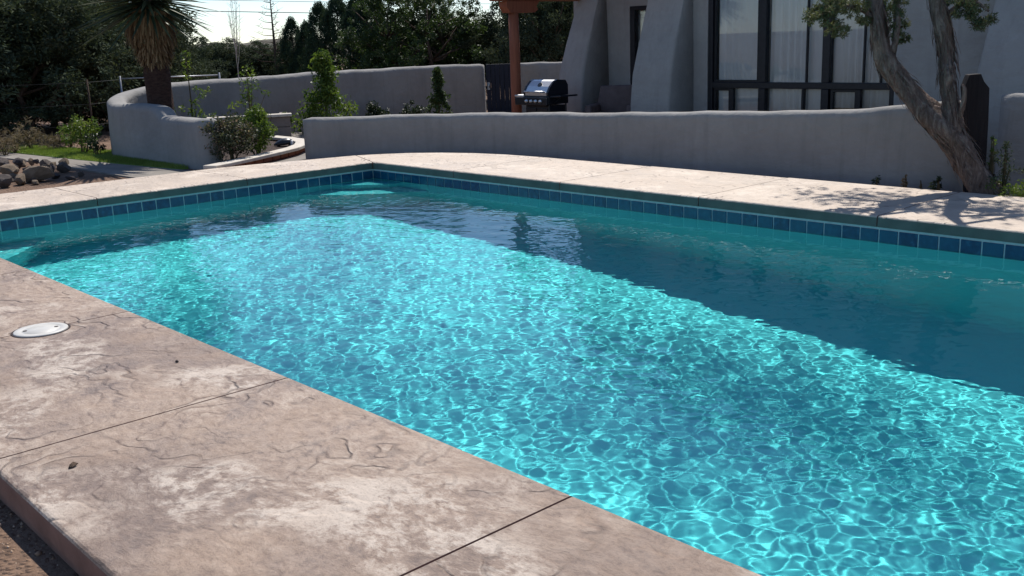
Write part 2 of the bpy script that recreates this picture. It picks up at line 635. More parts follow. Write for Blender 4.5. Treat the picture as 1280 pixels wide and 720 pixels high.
# near left corner, left strip, far corner, far strip
slab('slab', [(-11.62, 0.848), (-8.86 - J, 0.848), (-8.86 - J, CYN), (CXL, CYN), (-11.62, CYN)], [True, False, True, False, True], parent=deck)
slab('slab', [(-11.62, CYN + 2 * J), (CXL, CYN + 2 * J), (CXL, 3.73 - J), (-11.62, 3.73 - J)], [False, True, False, True], parent=deck)
slab('slab', [(-11.62, 3.73 + J), (CXL, 3.73 + J), (CXL, 5.41 - J), (-11.62, 5.41 - J)], [False, True, False, True], parent=deck)
slab('slab', [(-11.62, 5.41 + J), (CXL, 5.41 + J), (CXL, CYF), (-11.17, 7.45), (-11.30, 6.95), (-11.48, 6.35), (-11.60, 5.75)],
     [False, True, False, True, True, True, True], parent=deck)
far_j = [-8.74, -7.06, -5.345, -3.67, -1.95, -0.25, 1.42, 2.9]
slab('slab', [(-11.165, 7.463), (CXL + 0.0, CYF + 0.012), (-8.74 - J, CYF + 0.0), (-8.74 - J, 8.58), (-9.4, 8.55), (-9.9, 8.45), (-10.35, 8.27), (-10.75, 8.0), (-11.0, 7.72)],
     [False, True, False, True, True, True, True, True, True], parent=deck)
for i in range(len(far_j) - 1):
    a, b = far_j[i] + J, far_j[i + 1] - J
    slab('slab', [(a, CYF), (b, CYF), (b, 8.56), (a, 8.58)], [True, False, True, False], parent=deck)
slab('slab', [(CXR, CYN + 2 * J), (2.9, CYN + 2 * J), (2.9, CYF - 2 * J), (CXR, CYF - 2 * J)], [False, True, False, True], parent=deck)
# sealant strips lying low in the joints
jb = MB()
for x in near_j[1:-1]:
    jb.box((x, (0.86 + CYN) / 2 - 0.01, -0.03), (2 * J + 0.004, CYN - 0.90, 0.03))
for x in far_j[:-1]:
    jb.box((x, (8.54 + CYF) / 2, -0.03), (2 * J + 0.004, 8.5 - CYF - 0.05, 0.03))
for y in (CYN + J, 3.73, 5.41):
    jb.box(((-11.58 + CXL) / 2, y, -0.03), (1.25, 2 * J + 0.004, 0.03))
jb.build('joint_sealant', M['joint'], deck)
# footing under the outer edges
ft = MB()
ft.box(((-11.6 + 2.88) / 2, 0.905, -0.165), (2.88 + 11.6, 0.10, 0.155))
ft.box((-11.555, 3.4, -0.165), (0.10, 4.8, 0.155))
ft.box(((-8.9 + 2.88) / 2, 8.49, -0.165), (2.88 + 8.9, 0.10, 0.155))
ft.build('footing', M['slab_side'], deck)
# ------------------------------------------------------------------ ground, paths
def smooth(a, b, x):
    t = np.clip((x - a) / (b - a), 0, 1)
    return t * t * (3 - 2 * t)


def ground_h(x, y):
    x = np.asarray(x, float); y = np.asarray(y, float)
    z = np.full(np.broadcast(x, y).shape, -0.125)
    terr = smooth(9.15, 9.45, y) * smooth(-13.2, -12.2, x)
    z = z - 0.225 * terr
    z = z - 0.22 * smooth(-15.5, -17.5, x) * smooth(7.0, 10.0, y) * (1 - terr)
    far = smooth(24, 60, np.hypot(x, y))
    z = z * (1 - far) - 0.35 * far
    z = z + 0.02 * np.sin(x * 1.7 + 0.6 * np.sin(y * 1.3)) * np.sin(y * 1.5 + 1.0) * smooth(0.0, 0.6, 0.848 - y + 0.0 * x)
    return z


def mat_dirt():
    t = NT('dry_dirt')
    f = t.noise(1.4, 6, 0.65)
    g = t.noise(26, 6, 0.7)
    p = t.voro(38)
    col = t.ramp(f, [(0.3, srgb(104, 84, 70)), (0.7, srgb(136, 112, 95))])
    col = t.mix(t.math('MULTIPLY', t.ramp(g, [(0.4, 0.0), (0.65, 1.0)]), 0.55), col, srgb(78, 62, 52))
    h = t.math('ADD', g, t.math('MULTIPLY', t.ramp(p, [(0.0, 1.0), (0.5, 0.0)]), 0.8))
    return t.fin(col, 0.95, t.bump(h, 0.9, 0.02), 0.15)


M['dirt'] = mat_dirt()
M['path'] = simple('path_concrete', srgb(112, 106, 100), srgb(134, 128, 120), 5, 0.9, 0.3, 0.004)
gxs = sorted(set([-900, -500, -300, -180, -120, -80, -60, -48, -40, -34, -30, -26] + list(np.arange(-24, 4.01, 0.5)) + [-10.6, 1.6] + [6, 9, 14, 20, 30, 45, 70, 120, 200, 400, 900]))
gys = sorted(set([-900, -400, -200, -100, -50, -25, -12, -6, -3] + list(np.arange(-2, 20.01, 0.5)) + [1.1, 7.4, 9.15, 9.25, 9.35] + [22, 25, 29, 34, 40, 50, 65, 90, 130, 200, 300, 500, 900]))
gv = []; gi = {}; gf = []
H_ = ground_h(np.array(gxs)[:, None], np.array(gys)[None, :])
for i, x in enumerate(gxs):
    for j, y in enumerate(gys):
        gi[i, j] = len(gv); gv.append((x, y, float(H_[i, j])))
for i in range(len(gxs) - 1):
    for j in range(len(gys) - 1):
        cx, cyy = (gxs[i] + gxs[i + 1]) / 2, (gys[j] + gys[j + 1]) / 2
        if -10.6 < cx < 1.6 and 1.1 < cyy < 7.4: continue
        gf.append((gi[i, j], gi[i + 1, j], gi[i + 1, j + 1], gi[i, j + 1]))
tag(obj('ground', mesh('ground', gv, gf, True), M['dirt']), 'dry brown dirt ground around the garden', 'ground', kind='structure')

# loose grit on the dirt in front of the slab
gr = []
fr = []
r2 = np.random.default_rng(3)
ico_v = np.array([(0, 0, 1), (0.9, 0, 0.1), (0, 0.9, 0), (-0.9, 0, 0.1), (0, -0.9, 0), (0, 0, -0.7)])
ico_f = np.array([(0, 1, 2), (0, 2, 3), (0, 3, 4), (0, 4, 1), (5, 2, 1), (5, 3, 2), (5, 4, 3), (5, 1, 4)])
GV = []; GF = []; GT = []
for k in range(5200):
    x = r2.uniform(-5.6, -1.2); y = 0.845 - abs(r2.normal(0, 0.42))
    s = 0.0025 + 0.005 * r2.random() ** 3 + (0.010 * r2.random() if r2.random() < 0.03 else 0)
    a = r2.random() * 6.28
    P = ico_v * s * r2.uniform(0.6, 1.3, (6, 3))
    R = np.array([[math.cos(a), -math.sin(a), 0], [math.sin(a), math.cos(a), 0], [0, 0, 1]])
    GF.append(ico_f + 6 * k)
    GV.append(P @ R.T + [x, y, float(ground_h(x, y)) + s * 0.35])
    GT += [r2.random()] * 6


def leafmat(name, stops, trans=0.3, rough=0.6, spec=0.25):
    t = NT(name)
    a = t.n('ShaderNodeAttribute', attribute_name='tint')
    col = t.ramp(a.outputs['Fac'], stops)
    t.fin(col, rough, None, spec)
    if trans > 0:
        tr = t.n('ShaderNodeBsdfTranslucent')
        t.l(t.mix(0.5, col, (0.35, 0.42, 0.10, 1), 'MIX'), tr.inputs['Color'])
        tr_col = t.mix(1.0, col, (1.0, 1.0, 0.6, 1), 'MULTIPLY')
        t.l(tr_col, tr.inputs['Color'])
        ms = t.n('ShaderNodeMixShader'); ms.inputs[0].default_value = trans
        t.l(t.b.outputs[0], ms.inputs[1]); t.l(tr.outputs[0], ms.inputs[2]); t.l(ms.outputs[0], t.out.inputs['Surface'])
    return t.m


M['grit'] = leafmat('grit', [(0.0, srgb(96, 76, 62)), (0.5, srgb(150, 122, 100)), (1.0, srgb(196, 176, 156))], 0, 0.9)
tag(obj('grit', np_mesh('grit', np.concatenate(GV), np.concatenate(GF), False, np.array(GT)), M['grit']), 'loose grit and pebbles on the dirt beside the slab', 'gravel', kind='stuff')

# concrete walk beside the stucco wall, and the paved strip beyond the curb
pz = -0.105
MBp = MB().prism([(-12.0, 5.05), (-12.2, 5.86), (-13.0, 5.72), (-14.2, 5.55), (-15.6, 5.40), (-19.5, 5.0), (-19.5, 4.62), (-15.4, 4.98), (-14.2, 4.96), (-13.0, 5.0)][::-1], pz - 0.1, pz)
tag(MBp.build('garden_path', M['path']), 'narrow grey concrete path below the stucco wall', 'path', kind='structure')
MBp = MB().prism([(-12.05, 6.9), (-12.2, 7.6), (-13.3, 8.6), (-15.2, 9.1), (-16.0, 9.9), (-16.3, 9.2), (-15.4, 8.6), (-13.9, 8.25), (-13.0, 7.6), (-12.35, 6.7)], -0.30, -0.09)
tag(MBp.build('garden_walk', M['path']), 'pale concrete walk curling behind the shrub bed', 'path', kind='structure')


# ------------------------------------------------------------------ adobe style stucco walls
def adobe_wall(name, pts, tops, thick, z0, mat, seed=0, sub=6, topr=None, end_round=True):
    """pts: centre line; tops: top z at each point. Rounded top, rounded ends, hand-trowelled wobble."""
    P = [Vector((p[0], p[1])) for p in pts]
    # dense Catmull-Rom style resample (linear in straight parts)
    dense = []; dt = []
    for i in range(len(P) - 1):
        L = (P[i + 1] - P[i]).length
        n = max(2, int(L / 0.12))
        p0 = P[i - 1] if i else P[i] * 2 - P[i + 1]
        p3 = P[i + 2] if i + 2 < len(P) else P[i + 1] * 2 - P[i]
        for k in range(n):
            u = k / n
            q = 0.5 * ((2 * P[i]) + (P[i + 1] - p0) * u + (2 * p0 - 5 * P[i] + 4 * P[i + 1] - p3) * u * u + (3 * P[i] - p0 - 3 * P[i + 1] + p3) * u ** 3)
            dense.append(q); dt.append(tops[i] + (tops[i + 1] - tops[i]) * u)
    dense.append(P[-1]); dt.append(tops[-1])
    r = random.Random(seed)
    ph = [r.uniform(0, 6.28) for _ in range(8)]
    rad = topr or thick * 0.32
    prof = []                      # (side offset fraction, drop from top)
    h = thick / 2
    prof.append((-h - 0.03, None)); prof.append((-h - 0.01, 0.45)); prof.append((-h, 0.22))
    for k in range(6):
        a = math.pi / 2 * k / 5
        prof.append((-h + rad * (1 - math.cos(a)), rad * (1 - math.sin(a))))
    prof2 = [(-s, d) for s, d in prof[::-1]]
    full = prof + prof2
    n = len(full)
    vs = []; fs = []
    N = len(dense)
    s_acc = 0
    for i, q in enumerate(dense):
        t = (dense[min(i + 1, N - 1)] - dense[max(i - 1, 0)]).normalized()
        nm = Vector((t.y, -t.x))      # to the right of travel
        if i: s_acc += (q - dense[i - 1]).length
        wob = 0.005 * math.sin(s_acc * 2.1 + ph[0]) + 0.004 * math.sin(s_acc * 5.3 + ph[1]) + 0.003 * math.sin(s_acc * 11.7 + ph[4])
        sw = 0.010 * math.sin(s_acc * 1.3 + ph[2]) + 0.005 * math.sin(s_acc * 4.4 + ph[3])
        top = dt[i] + wob
        # close the ends in a rounded plan
        e = min(s_acc, 1e9)
        tail = sum((dense[j + 1] - dense[j]).length for j in range(i, min(i + 6, N - 1))) if i > N - 8 else 9
        f = 1.0
        if end_round:
            dd = min(e, tail)
            if dd < h: f = math.sqrt(max(0.0, 1 - ((h - dd) / h) ** 2)) * 0.72 + 0.28
        for s, d in full:
            z = z0 if d is None else max(z0, top - d - (0.03 * (1 - f)))
            vs.append((q.x + nm.x * (s * f + sw), q.y + nm.y * (s * f + sw), z))
    for i in range(N - 1):
        for k in range(n - 1):
            fs.append((i * n + k, i * n + k + 1, (i + 1) * n + k + 1, (i + 1) * n + k))
    fs.append(tuple(range(n - 1, -1, -1)))
    fs.append(tuple((N - 1) * n + k for k in range(n)))
    me = mesh(name, vs, fs, True)
    bm = bmesh.new(); bm.from_mesh(me); bmesh.ops.recalc_face_normals(bm, faces=bm.faces[:]); bm.to_mesh(me); bm.free()
    return obj(name, me, mat)


def top_at(px, py, x, y):
    """height of the sight line through a pixel at the ground distance of (x, y)"""
    return at(px, py, math.hypot(x, y)).z


def px_of(x, y, z):
    v = MR @ (np.array([x, y, z]) - [0, 0, CAM_H])
    return 640 + FPX * v[0] / v[2], 360 + FPX * v[1] / v[2]


tw = [(-12.02, 7.22), (-11.74, 7.80), (-11.30, 8.40), (-10.65, 8.87), (-9.8, 9.16), (-8.6, 9.28), (-7.0, 9.28), (-5.4, 9.28), (-4.5, 9.28), (-3.86, 9.28)]
tt = [0.47, 0.46, 0.46, 0.455, 0.46, 0.49, 0.535, 0.60, 0.67, 0.73]
terrace = adobe_wall('terrace_wall', tw, tt, 0.25, -0.45, M['stucco'], 4)
tag(terrace, 'low grey stucco wall curving along the far side of the pool deck', 'wall')

gw = [(-12.42, 6.11), (-13.0, 6.10), (-13.58, 6.10), (-13.72, 6.10), (-13.82, 6.10), (-13.96, 6.10), (-14.5, 6.11), (-15.4, 6.13), (-15.95, 6.30), (-16.32, 6.75), (-16.62, 7.5), (-16.95, 8.6), (-17.2, 9.8), (-17.4, 11.2), (-17.5, 12.8), (-17.35, 14.2), (-17.2, 15.05)]
fpx = [(122, 127), (150, 129), (190, 130.5), (206, 133), (213, 146), (265, 148.5)]
pxs = [(120, 123), (146, 114.6), (175, 110.4), (208, 104), (236, 102), (309, 96), (376, 92), (393, 90), (480, 85), (540, 82), (605, 79.5)]
gt = []
for i, (x, y) in enumerate(gw):
    src = fpx if i < 8 else pxs
    u = px_of(x, y, 0.7)[0]
    gt.append(top_at(u, float(np.interp(u, [p[0] for p in src], [p[1] for p in src])), x, y))
lo_, hi_ = gt[1], gt[6]
for i, u in enumerate((0, 0, 0, 0.08, 0.75, 0.97)): gt[i] = lo_ + (hi_ - lo_) * u
gt[8] = (gt[7] + gt[9]) / 2
garden = adobe_wall('garden_wall', gw, gt, 0.30, -0.7, M['stucco'], 9)
tag(garden, 'long grey stucco garden wall that steps up and curls round behind the yucca', 'wall')
# wall beyond the gate, running behind the house
g0 = at(640, 79, 22.6); g1 = at(720, 76.5, 22.6)
bw = adobe_wall('boundary_wall', [(g0.x, g0.y), ((g0.x * 2 + g1.x) / 3 - 0.1, (g0.y * 2 + g1.y) / 3 + 0.2), (g1.x, g1.y), (g1.x + 3, g1.y + 2.6)], [g0.z, g0.z, g1.z, g1.z], 0.25, -0.7, M['stucco'], 12)
tag(bw, 'short stretch of grey stucco wall behind the grill', 'wall')

# gate of dark upright boards between the two walls
M['gate'] = simple('dark_gate_wood', srgb(20, 26, 40), srgb(32, 38, 54), 6, 0.6, 0.4, 0.003, 0.3, 0, (6, 6, 0.6))
M['steel'] = simple('dull_steel', srgb(130, 132, 136), srgb(160, 162, 166), 20, 0.4, 0.1, 0.001, 0.5, 0.8)
ga = at(607, 80, 22.6); gb_ = at(641, 79, 22.6)
gate = empty('board_gate', (ga.x, ga.y, -0.45), math.atan2(gb_.y - ga.y, gb_.x - ga.x))
tag(gate, 'dark board gate in the gap of the stucco garden wall', 'gate')
GWD = math.hypot(gb_.x - ga.x, gb_.y - ga.y); GH = ga.z + 0.45 - 0.02
nb = 6
for k in range(nb):
    MB().box(((k + 0.5) * GWD / nb, 0.012 * (k % 2), GH / 2 + 0.03), (GWD / nb - 0.003, 0.03, GH - 0.04), bev=0.004).build('board', M['gate'], gate)
MB().box((GWD / 2, 0.045, 0.35), (GWD - 0.03, 0.035, 0.1)).build('rail', M['gate'], gate)
MB().box((GWD / 2, 0.045, GH - 0.25), (GWD - 0.03, 0.035, 0.1)).build('rail', M['gate'], gate)
lt = MB(); lt.box((0.05, -0.03, GH * 0.66), (0.05, 0.03, 0.16)); lt.tube([(0.05, -0.045, GH * 0.66 + 0.05), (0.07, -0.09, GH * 0.66), (0.05, -0.045, GH * 0.66 - 0.05)], 0.01, 6)
lt.build('latch', M['steel'], gate)
# ------------------------------------------------------------------ house
M['bronze'] = simple('dark_bronze_frame', srgb(28, 29, 34), srgb(38, 39, 45), 20, 0.4, 0.05, 0.001, 0.4, 0.3)
M['curtain'] = simple('sheer_curtain', srgb(236, 239, 241), srgb(244, 246, 246), 3, 0.9, 0.2, 0.003, 0.1)
M['room'] = simple('room_plaster', srgb(120, 112, 104), srgb(140, 132, 122), 2, 0.9, 0.1)
M['wood_post'] = simple('redwood_post', srgb(128, 76, 56), srgb(160, 98, 73), 5, 0.75, 0.5, 0.004, 0.3, 0, (5, 5, 0.5))
M['floor'] = simple('terrace_paving', srgb(150, 140, 130), srgb(170, 160, 150), 3, 0.85, 0.3)


def mat_glass():
    m = bpy.data.materials.new('window_glass'); m.use_nodes = True
    t = m.node_tree
    t.nodes.remove(t.nodes['Principled BSDF'])
    fr = t.nodes.new('ShaderNodeFresnel'); fr.inputs[0].default_value = 1.45
    tr = t.nodes.new('ShaderNodeBsdfTransparent'); tr.inputs[0].default_value = (0.95, 0.96, 0.96, 1)
    gl = t.nodes.new('ShaderNodeBsdfGlossy'); gl.inputs['Roughness'].default_value = 0.01
    mx = t.nodes.new('ShaderNodeMixShader')
    t.links.new(fr.outputs[0], mx.inputs[0]); t.links.new(tr.outputs[0], mx.inputs[1]); t.links.new(gl.outputs[0], mx.inputs[2])
    t.links.new(mx.outputs[0], t.nodes['Material Output'].inputs['Surface'])
    return m


M['glass'] = mat_glass()
TZ = -0.35
house = empty('house', (-8.0, 15.0, TZ))
tag(house, 'grey stucco house with sloping buttresses and tall dark framed windows', 'house')


def hb(name, mb, mat, parent=house, smooth_=False):
    """meshes are modelled in world space; shift them under the house empty"""
    o = mb.build(name, mat, parent, smooth_)
    return o


house_inv = Vector((8.0, -15.0, -TZ))


class HB(MB):
    def build(self, name, mat, parent=None, smooth=False, loc=None):
        self.v = [tuple(Vector(v) + house_inv) for v in self.v]
        return super().build(name, mat, parent or house, smooth, loc)


WY = 13.0
x882 = aty(884, 105, WY).x; x1119 = aty(1118, 108, WY).x
zs = aty(1000, 106.5, WY).z          # rail height
W0, W1 = x882, x1119
ZB, ZT = -0.12, 2.35
PAR = 4.4
w = HB()
w.box(((-10.35 + W0) / 2, WY + 0.15, (PAR - 0.6) / 2), (W0 + 10.35, 0.3, PAR + 0.6))
w.box(((W1 - 0.5) / 2, WY + 0.15, (PAR - 0.6) / 2), (-0.5 - W1, 0.3, PAR + 0.6))
w.box(((W0 + W1) / 2, WY + 0.15, (PAR + ZT) / 2), (W1 - W0, 0.3, PAR - ZT))
w.box(((W0 + W1) / 2, WY + 0.15, (ZB - 0.6) / 2), (W1 - W0, 0.3, ZB + 0.6))
w.box((-0.65, 16.5, (PAR - 0.6) / 2), (0.3, 6.6, PAR + 0.6))
w.box((-10.2, 13.71, (PAR - 0.6) / 2), (0.3, 0.82, PAR + 0.6))
DY = 13.95
DX0 = aty(787, 8, DY).x; DX1 = DX0 + 0.95; DZ = aty(787, 8, DY).z
w.box(((-13.35 + DX0) / 2, DY + 0.15, (PAR - 0.6) / 2), (DX0 + 13.35, 0.3, PAR + 0.6))
w.box(((DX1 - 10.05) / 2, DY + 0.15, (PAR - 0.6) / 2 + 0.001), (-10.05 - DX1, 0.3, PAR + 0.602))
w.box(((DX0 + DX1) / 2, DY + 0.15, (PAR + DZ) / 2), (DX1 - DX0, 0.3, PAR - DZ))
w.box((-13.2, 17.0, (PAR - 0.6) / 2), (0.3, 5.8, PAR + 0.6))
w.box((-6.9, 19.9, (PAR - 0.6) / 2), (12.4, 0.3, PAR + 0.6))
w.build('wall', M['stucco_house'])
rf = HB(); rf.box((-5.4, 16.6, PAR - 0.3), (9.4, 6.4, 0.2)); rf.box((-11.6, 17.0, PAR - 0.3), (2.9, 5.6, 0.2))
rf.build('roof', M['path'])
fl = HB(); fl.box((-5.4, 16.6, -0.42), (9.2, 6.3, 0.14)); fl.box((-11.6, 17.0, -0.42), (2.8, 5.5, 0.14))
fl.build('room_floor', M['room'])
iw = HB(); iw.box((-5.4, 15.4, 1.2), (9.2, 0.1, 3.2)); iw.box((-11.6, 15.6, 1.2), (2.8, 0.1, 3.2)); iw.build('partition', M['room'])


def buttress(xl, xr, yb, yt, ywall, z0=-0.6, z1=PAR + 0.02, taper=0.06):
    """sloping wedge: broad foot, leaning back to the wall, softened corners"""
    bm = bmesh.new()
    rings = []
    for z, u in ((z0, 0.0), (0.35, 0.02), (0.8, 0.10), (1.3, 0.33), (1.9, 0.68), (2.35, 0.93), (2.6, 1.0)):
        y = yb + (yt - yb) * u
        a = taper * u
        rings.append([bm.verts.new(c) for c in ((xl + a, y, z), (xr - a, y, z), (xr - a * 0.5, ywall, z), (xl + a * 0.5, ywall, z))])
    for i in range(6):
        for k in range(4):
            bm.faces.new((rings[i][k], rings[i][(k + 1) % 4], rings[i + 1][(k + 1) % 4], rings[i + 1][k]))
    bm.faces.new(rings[0][::-1]); bm.faces.new(rings[-1])
    ve = [e for e in bm.edges if abs(e.verts[0].co.z - e.verts[1].co.z) > 0.1 and min(e.verts[0].co.y, e.verts[1].co.y) < ywall - 0.02 and max(e.verts[0].co.y, e.verts[1].co.y) < ywall - 0.025]
    bmesh.ops.bevel(bm, geom=ve, offset=0.05, segments=3, profile=0.5, affect='EDGES')
    bm.verts.index_update()
    h = HB(); h.add([v.co.copy() for v in bm.verts], [[v.index for v in f.verts] for f in bm.faces]); bm.free()
    o = h.build('buttress', M['stucco_house'], None, True)
    return o


b2l = aty(789, 130, 12.42).x; b2r = aty(838, 130, 12.42).x
buttress(b2l, b2r, 12.36, 12.99, WY + 0.02)
b1l = aty(697, 110, 13.25).x; b1r = aty(729, 130, 13.25).x
buttress(b1l, b1r, 13.2, 13.94, DY + 0.02, taper=0.10)
b3l = aty(1220, 85, 12.3).x
buttress(b3l, b3l + 1.5, 12.2, 12.99, WY + 0.02)

# big window: frame with mullions, panes, curtain
win = empty('window'); win.parent = house
fy = WY + 0.06
def wx(px): return aty(px, 106, fy).x
def fbar(x0, x1, z0, z1, d=0.10, y=fy): return HB().box(((x0 + x1) / 2, y, (z0 + z1) / 2), (x1 - x0, d, z1 - z0), bev=0.006)
class_frame = [('frame', (W0 + 0.004, W0 + 0.085, ZB, ZT)), ('frame', (W1 - 0.075, W1 - 0.004, ZB, ZT)), ('frame', (W0 + 0.085, W1 - 0.075, ZT - 0.09, ZT - 0.004)),
               ('sill', (W0 + 0.085, W1 - 0.075, ZB + 0.004, ZB + 0.08)), ('rail', (W0 + 0.085, W1 - 0.075, zs - 0.055, zs + 0.035))]
for nm, a in class_frame:
    fbar(*a).build(nm, M['bronze'], win)
m1, m2 = wx(954), wx(1033)
for xm in (m1, m2):
    fbar(xm - 0.058, xm + 0.058, zs + 0.036, ZT - 0.092, 0.096).build('mullion', M['bronze'], win)
    fbar(xm - 0.058, xm + 0.058, ZB + 0.082, zs - 0.057, 0.096).build('mullion', M['bronze'], win)
for xm in (wx(1008), wx(1079), wx(1101)):
    fbar(xm - 0.012, xm + 0.012, zs + 0.037, ZT - 0.093, 0.05).build('glazing_bar', M['bronze'], win)
for xm, hw in ((wx(916), 0.03), (wx(1005), 0.018), (wx(1075), 0.03)):
    fbar(xm - hw, xm + hw, ZB + 0.083, zs - 0.058, 0.07).build('glazing_bar', M['bronze'], win)
# inner sash frames of the sliding lower lights
def sash(x0, x1, z0, z1, t=0.03, y=fy + 0.012):
    h = HB()
    h.box(((x0 + x1) / 2, y, z1 - t / 2), (x1 - x0, 0.05, t)); h.box(((x0 + x1) / 2, y, z0 + t / 2), (x1 - x0, 0.05, t))
    h.box((x0 + t / 2, y, (z0 + z1) / 2), (t, 0.05, z1 - z0 - 2 * t)); h.box((x1 - t / 2, y, (z0 + z1) / 2), (t, 0.05, z1 - z0 - 2 * t))
    h.build('sash', M['bronze'], win)
lo0, lo1 = ZB + 0.083, zs - 0.058
hi0, hi1 = zs + 0.038, ZT - 0.094
cells = [(W0 + 0.09, wx(916) - 0.031), (wx(916) + 0.031, m1 - 0.076), (m1 + 0.076, wx(1005) - 0.019), (wx(1005) + 0.019, m2 - 0.076), (m2 + 0.076, wx(1075) - 0.031), (wx(1075) + 0.031, W1 - 0.08)]
for i, (a, b) in enumerate(cells):
    if i in (0, 4): sash(a, b, lo0, lo1, 0.035)
    tilt = random.uniform(-0.006, 0.006)
    HB().box(((a + b) / 2, fy + 0.03, (lo0 + lo1) / 2), (b - a, 0.006, lo1 - lo0), rz=tilt).build('pane', M['glass'], win)
for a, b in ((W0 + 0.09, m1 - 0.077), (m1 + 0.077, wx(1008) - 0.013), (wx(1008) + 0.013, m2 - 0.077), (m2 + 0.077, wx(1079) - 0.013), (wx(1079) + 0.013, wx(1101) - 0.013), (wx(1101) + 0.013, W1 - 0.08)):
    if a < m1 - 0.5:
        sash(a, b, hi0, hi1, 0.03)
    tilt = random.uniform(-0.006, 0.006)
    HB().box(((a + b) / 2, fy + 0.03, (hi0 + hi1) / 2), (b - a, 0.006, hi1 - hi0), rz=tilt).build('pane', M['glass'], win)


def curtain(x0, x1, z0, z1, y, parent, amp=0.022, name='curtain'):
    n = int((x1 - x0) / 0.012); vs = []; fs = []
    for i in range(n + 1):
        x = x0 + (x1 - x0) * i / n
        yy = y + amp * math.sin(x * 52 + 1.3 * math.sin(x * 7)) * (0.6 + 0.4 * math.sin(x * 5.1))
        for z in (z0, (z0 + z1) / 2, z1):
            vs.append((x, yy * 1.0 + (0.004 * math.sin(x * 31) if z == z0 else 0), z))
    for i in range(n):
        for k in range(2):
            fs.append((i * 3 + k, (i + 1) * 3 + k, (i + 1) * 3 + k + 1, i * 3 + k + 1))
    h = HB(); h.add(vs, fs)
    o = h.build(name, M['curtain'], parent, True)
    md = o.modifiers.new('thick', 'SOLIDIFY'); md.thickness = 0.004
    return o


curtain(wx(895), wx(946), -0.10, ZT, WY + 0.14, win)
curtain(wx(958), wx(1026), -0.10, ZT, WY + 0.14, win)
curtain(wx(1037), W1 - 0.03, 0.30, ZT, WY + 0.14, win)
bl = HB().box((wx(905), WY + 0.50, 0.2), (0.9, 0.02, 0.6)); bl.build('blind', M['room'], win)

# door under the portal
door = empty('door'); door.parent = house
def dbar(x0, x1, z0, z1): return HB().box(((x0 + x1) / 2, DY + 0.06, (z0 + z1) / 2), (x1 - x0, 0.11, z1 - z0), bev=0.006)
dbar(DX0 + 0.003, DX0 + 0.10, -0.33, DZ - 0.003).build('frame', M['bronze'], door)
dbar(DX1 - 0.09, DX1 - 0.003, -0.33, DZ - 0.003).build('frame', M['bronze'], door)
dbar(DX0 + 0.10, DX1 - 0.09, DZ - 0.07, DZ - 0.003).build('frame', M['bronze'], door)
HB().box(((DX0 + DX1) / 2, DY + 0.09, (DZ - 0.4) / 2), (DX1 - DX0 - 0.19, 0.006, DZ + 0.26)).build('pane', M['glass'], door)
HB().tube([(DX0 + 0.16, DY + 0.02, 0.65), (DX0 + 0.16, DY - 0.03, 0.65), (DX0 + 0.27, DY - 0.03, 0.65)], 0.012, 8).build('handle', M['steel'], door)
curtain(DX0 + 0.02, DX1, -0.3, DZ, DY + 0.18, door)

# portal: post, corbel, beams, ceiling boards
pb = at(646, 138, 17.9)
pt_ = at(641, 16, 17.9)
HB().tube([(pb.x, pb.y, -0.36), (pb.x, pb.y, 0.4), (pb.x, pb.y, 1.2), (pb.x, pb.y, pt_.z)], [0.094, 0.092, 0.09, 0.088], 18, jit=0.015).build('post', M['wood_post'], None, True)
zc = pt_.z
cb = HB()
# scrolled corbel, running with the beam
prof = [(-0.16, 0.0), (0.42, 0.0), (0.50, 0.05), (0.46, 0.11), (0.52, 0.16), (0.52, 0.19), (-0.24, 0.19), (-0.24, 0.10)]
vs = []; n = len(prof)
for s in (-0.10, 0.10):
    for a, z in prof: vs.append((pb.x + s, pb.y + a, zc + z))
cb.add(vs, [tuple(range(n)), tuple(range(2 * n - 1, n - 1, -1))] + [(i, n + i, n + (i + 1) % n, (i + 1) % n) for i in range(n)])
cb.build('corbel', M['wood_post'])
HB().box((pb.x, (pb.y + DY) / 2 - 0.2, zc + 0.305), (0.24, DY - pb.y + 0.5, 0.22), bev=0.02).build('beam', M['wood_post'])
HB().box(((pb.x - 10.2) / 2 - 0.05, pb.y, zc + 0.545), (-10.2 - pb.x + 0.5, 0.22, 0.24), bev=0.02).build('beam', M['wood_post'])
for k in range(6):
    x = pb.x + 0.35 + k * 0.55
    HB().tube([(x, pb.y - 0.35, zc + 0.72), (x, DY - 0.02, zc + 0.72)], 0.07, 10).build('roof_pole', M['wood_post'], None, True)

# terrace paving slab
ter = MB().prism([(-13.9, 10.2), (-12.0, 9.5), (-0.6, 9.5), (-0.6, 13.0), (-10.2, 13.0), (-10.2, 13.9), (-13.9, 13.9)], -0.5, TZ)
tag(ter.build('terrace', M['floor']), 'paved terrace between the low wall and the house', 'terrace', kind='structure')

# ------------------------------------------------------------------ low stucco planter wall at the right edge
pr0 = aty(1246, 118, 10.7); pr1 = aty(1300, 118, 10.7)
pw = adobe_wall('planter_wall', [(pr0.x, 10.85), (pr0.x + 0.6, 10.85), (pr0.x + 1.3, 10.83), (pr0.x + 2.2, 10.8)], [pr0.z, pr0.z + 0.01, pr0.z + 0.03, pr0.z + 0.05], 0.26, -0.5, M['stucco'], 31)
tag(pw, 'stucco wall stub beyond the dark wooden post at the right edge', 'wall')
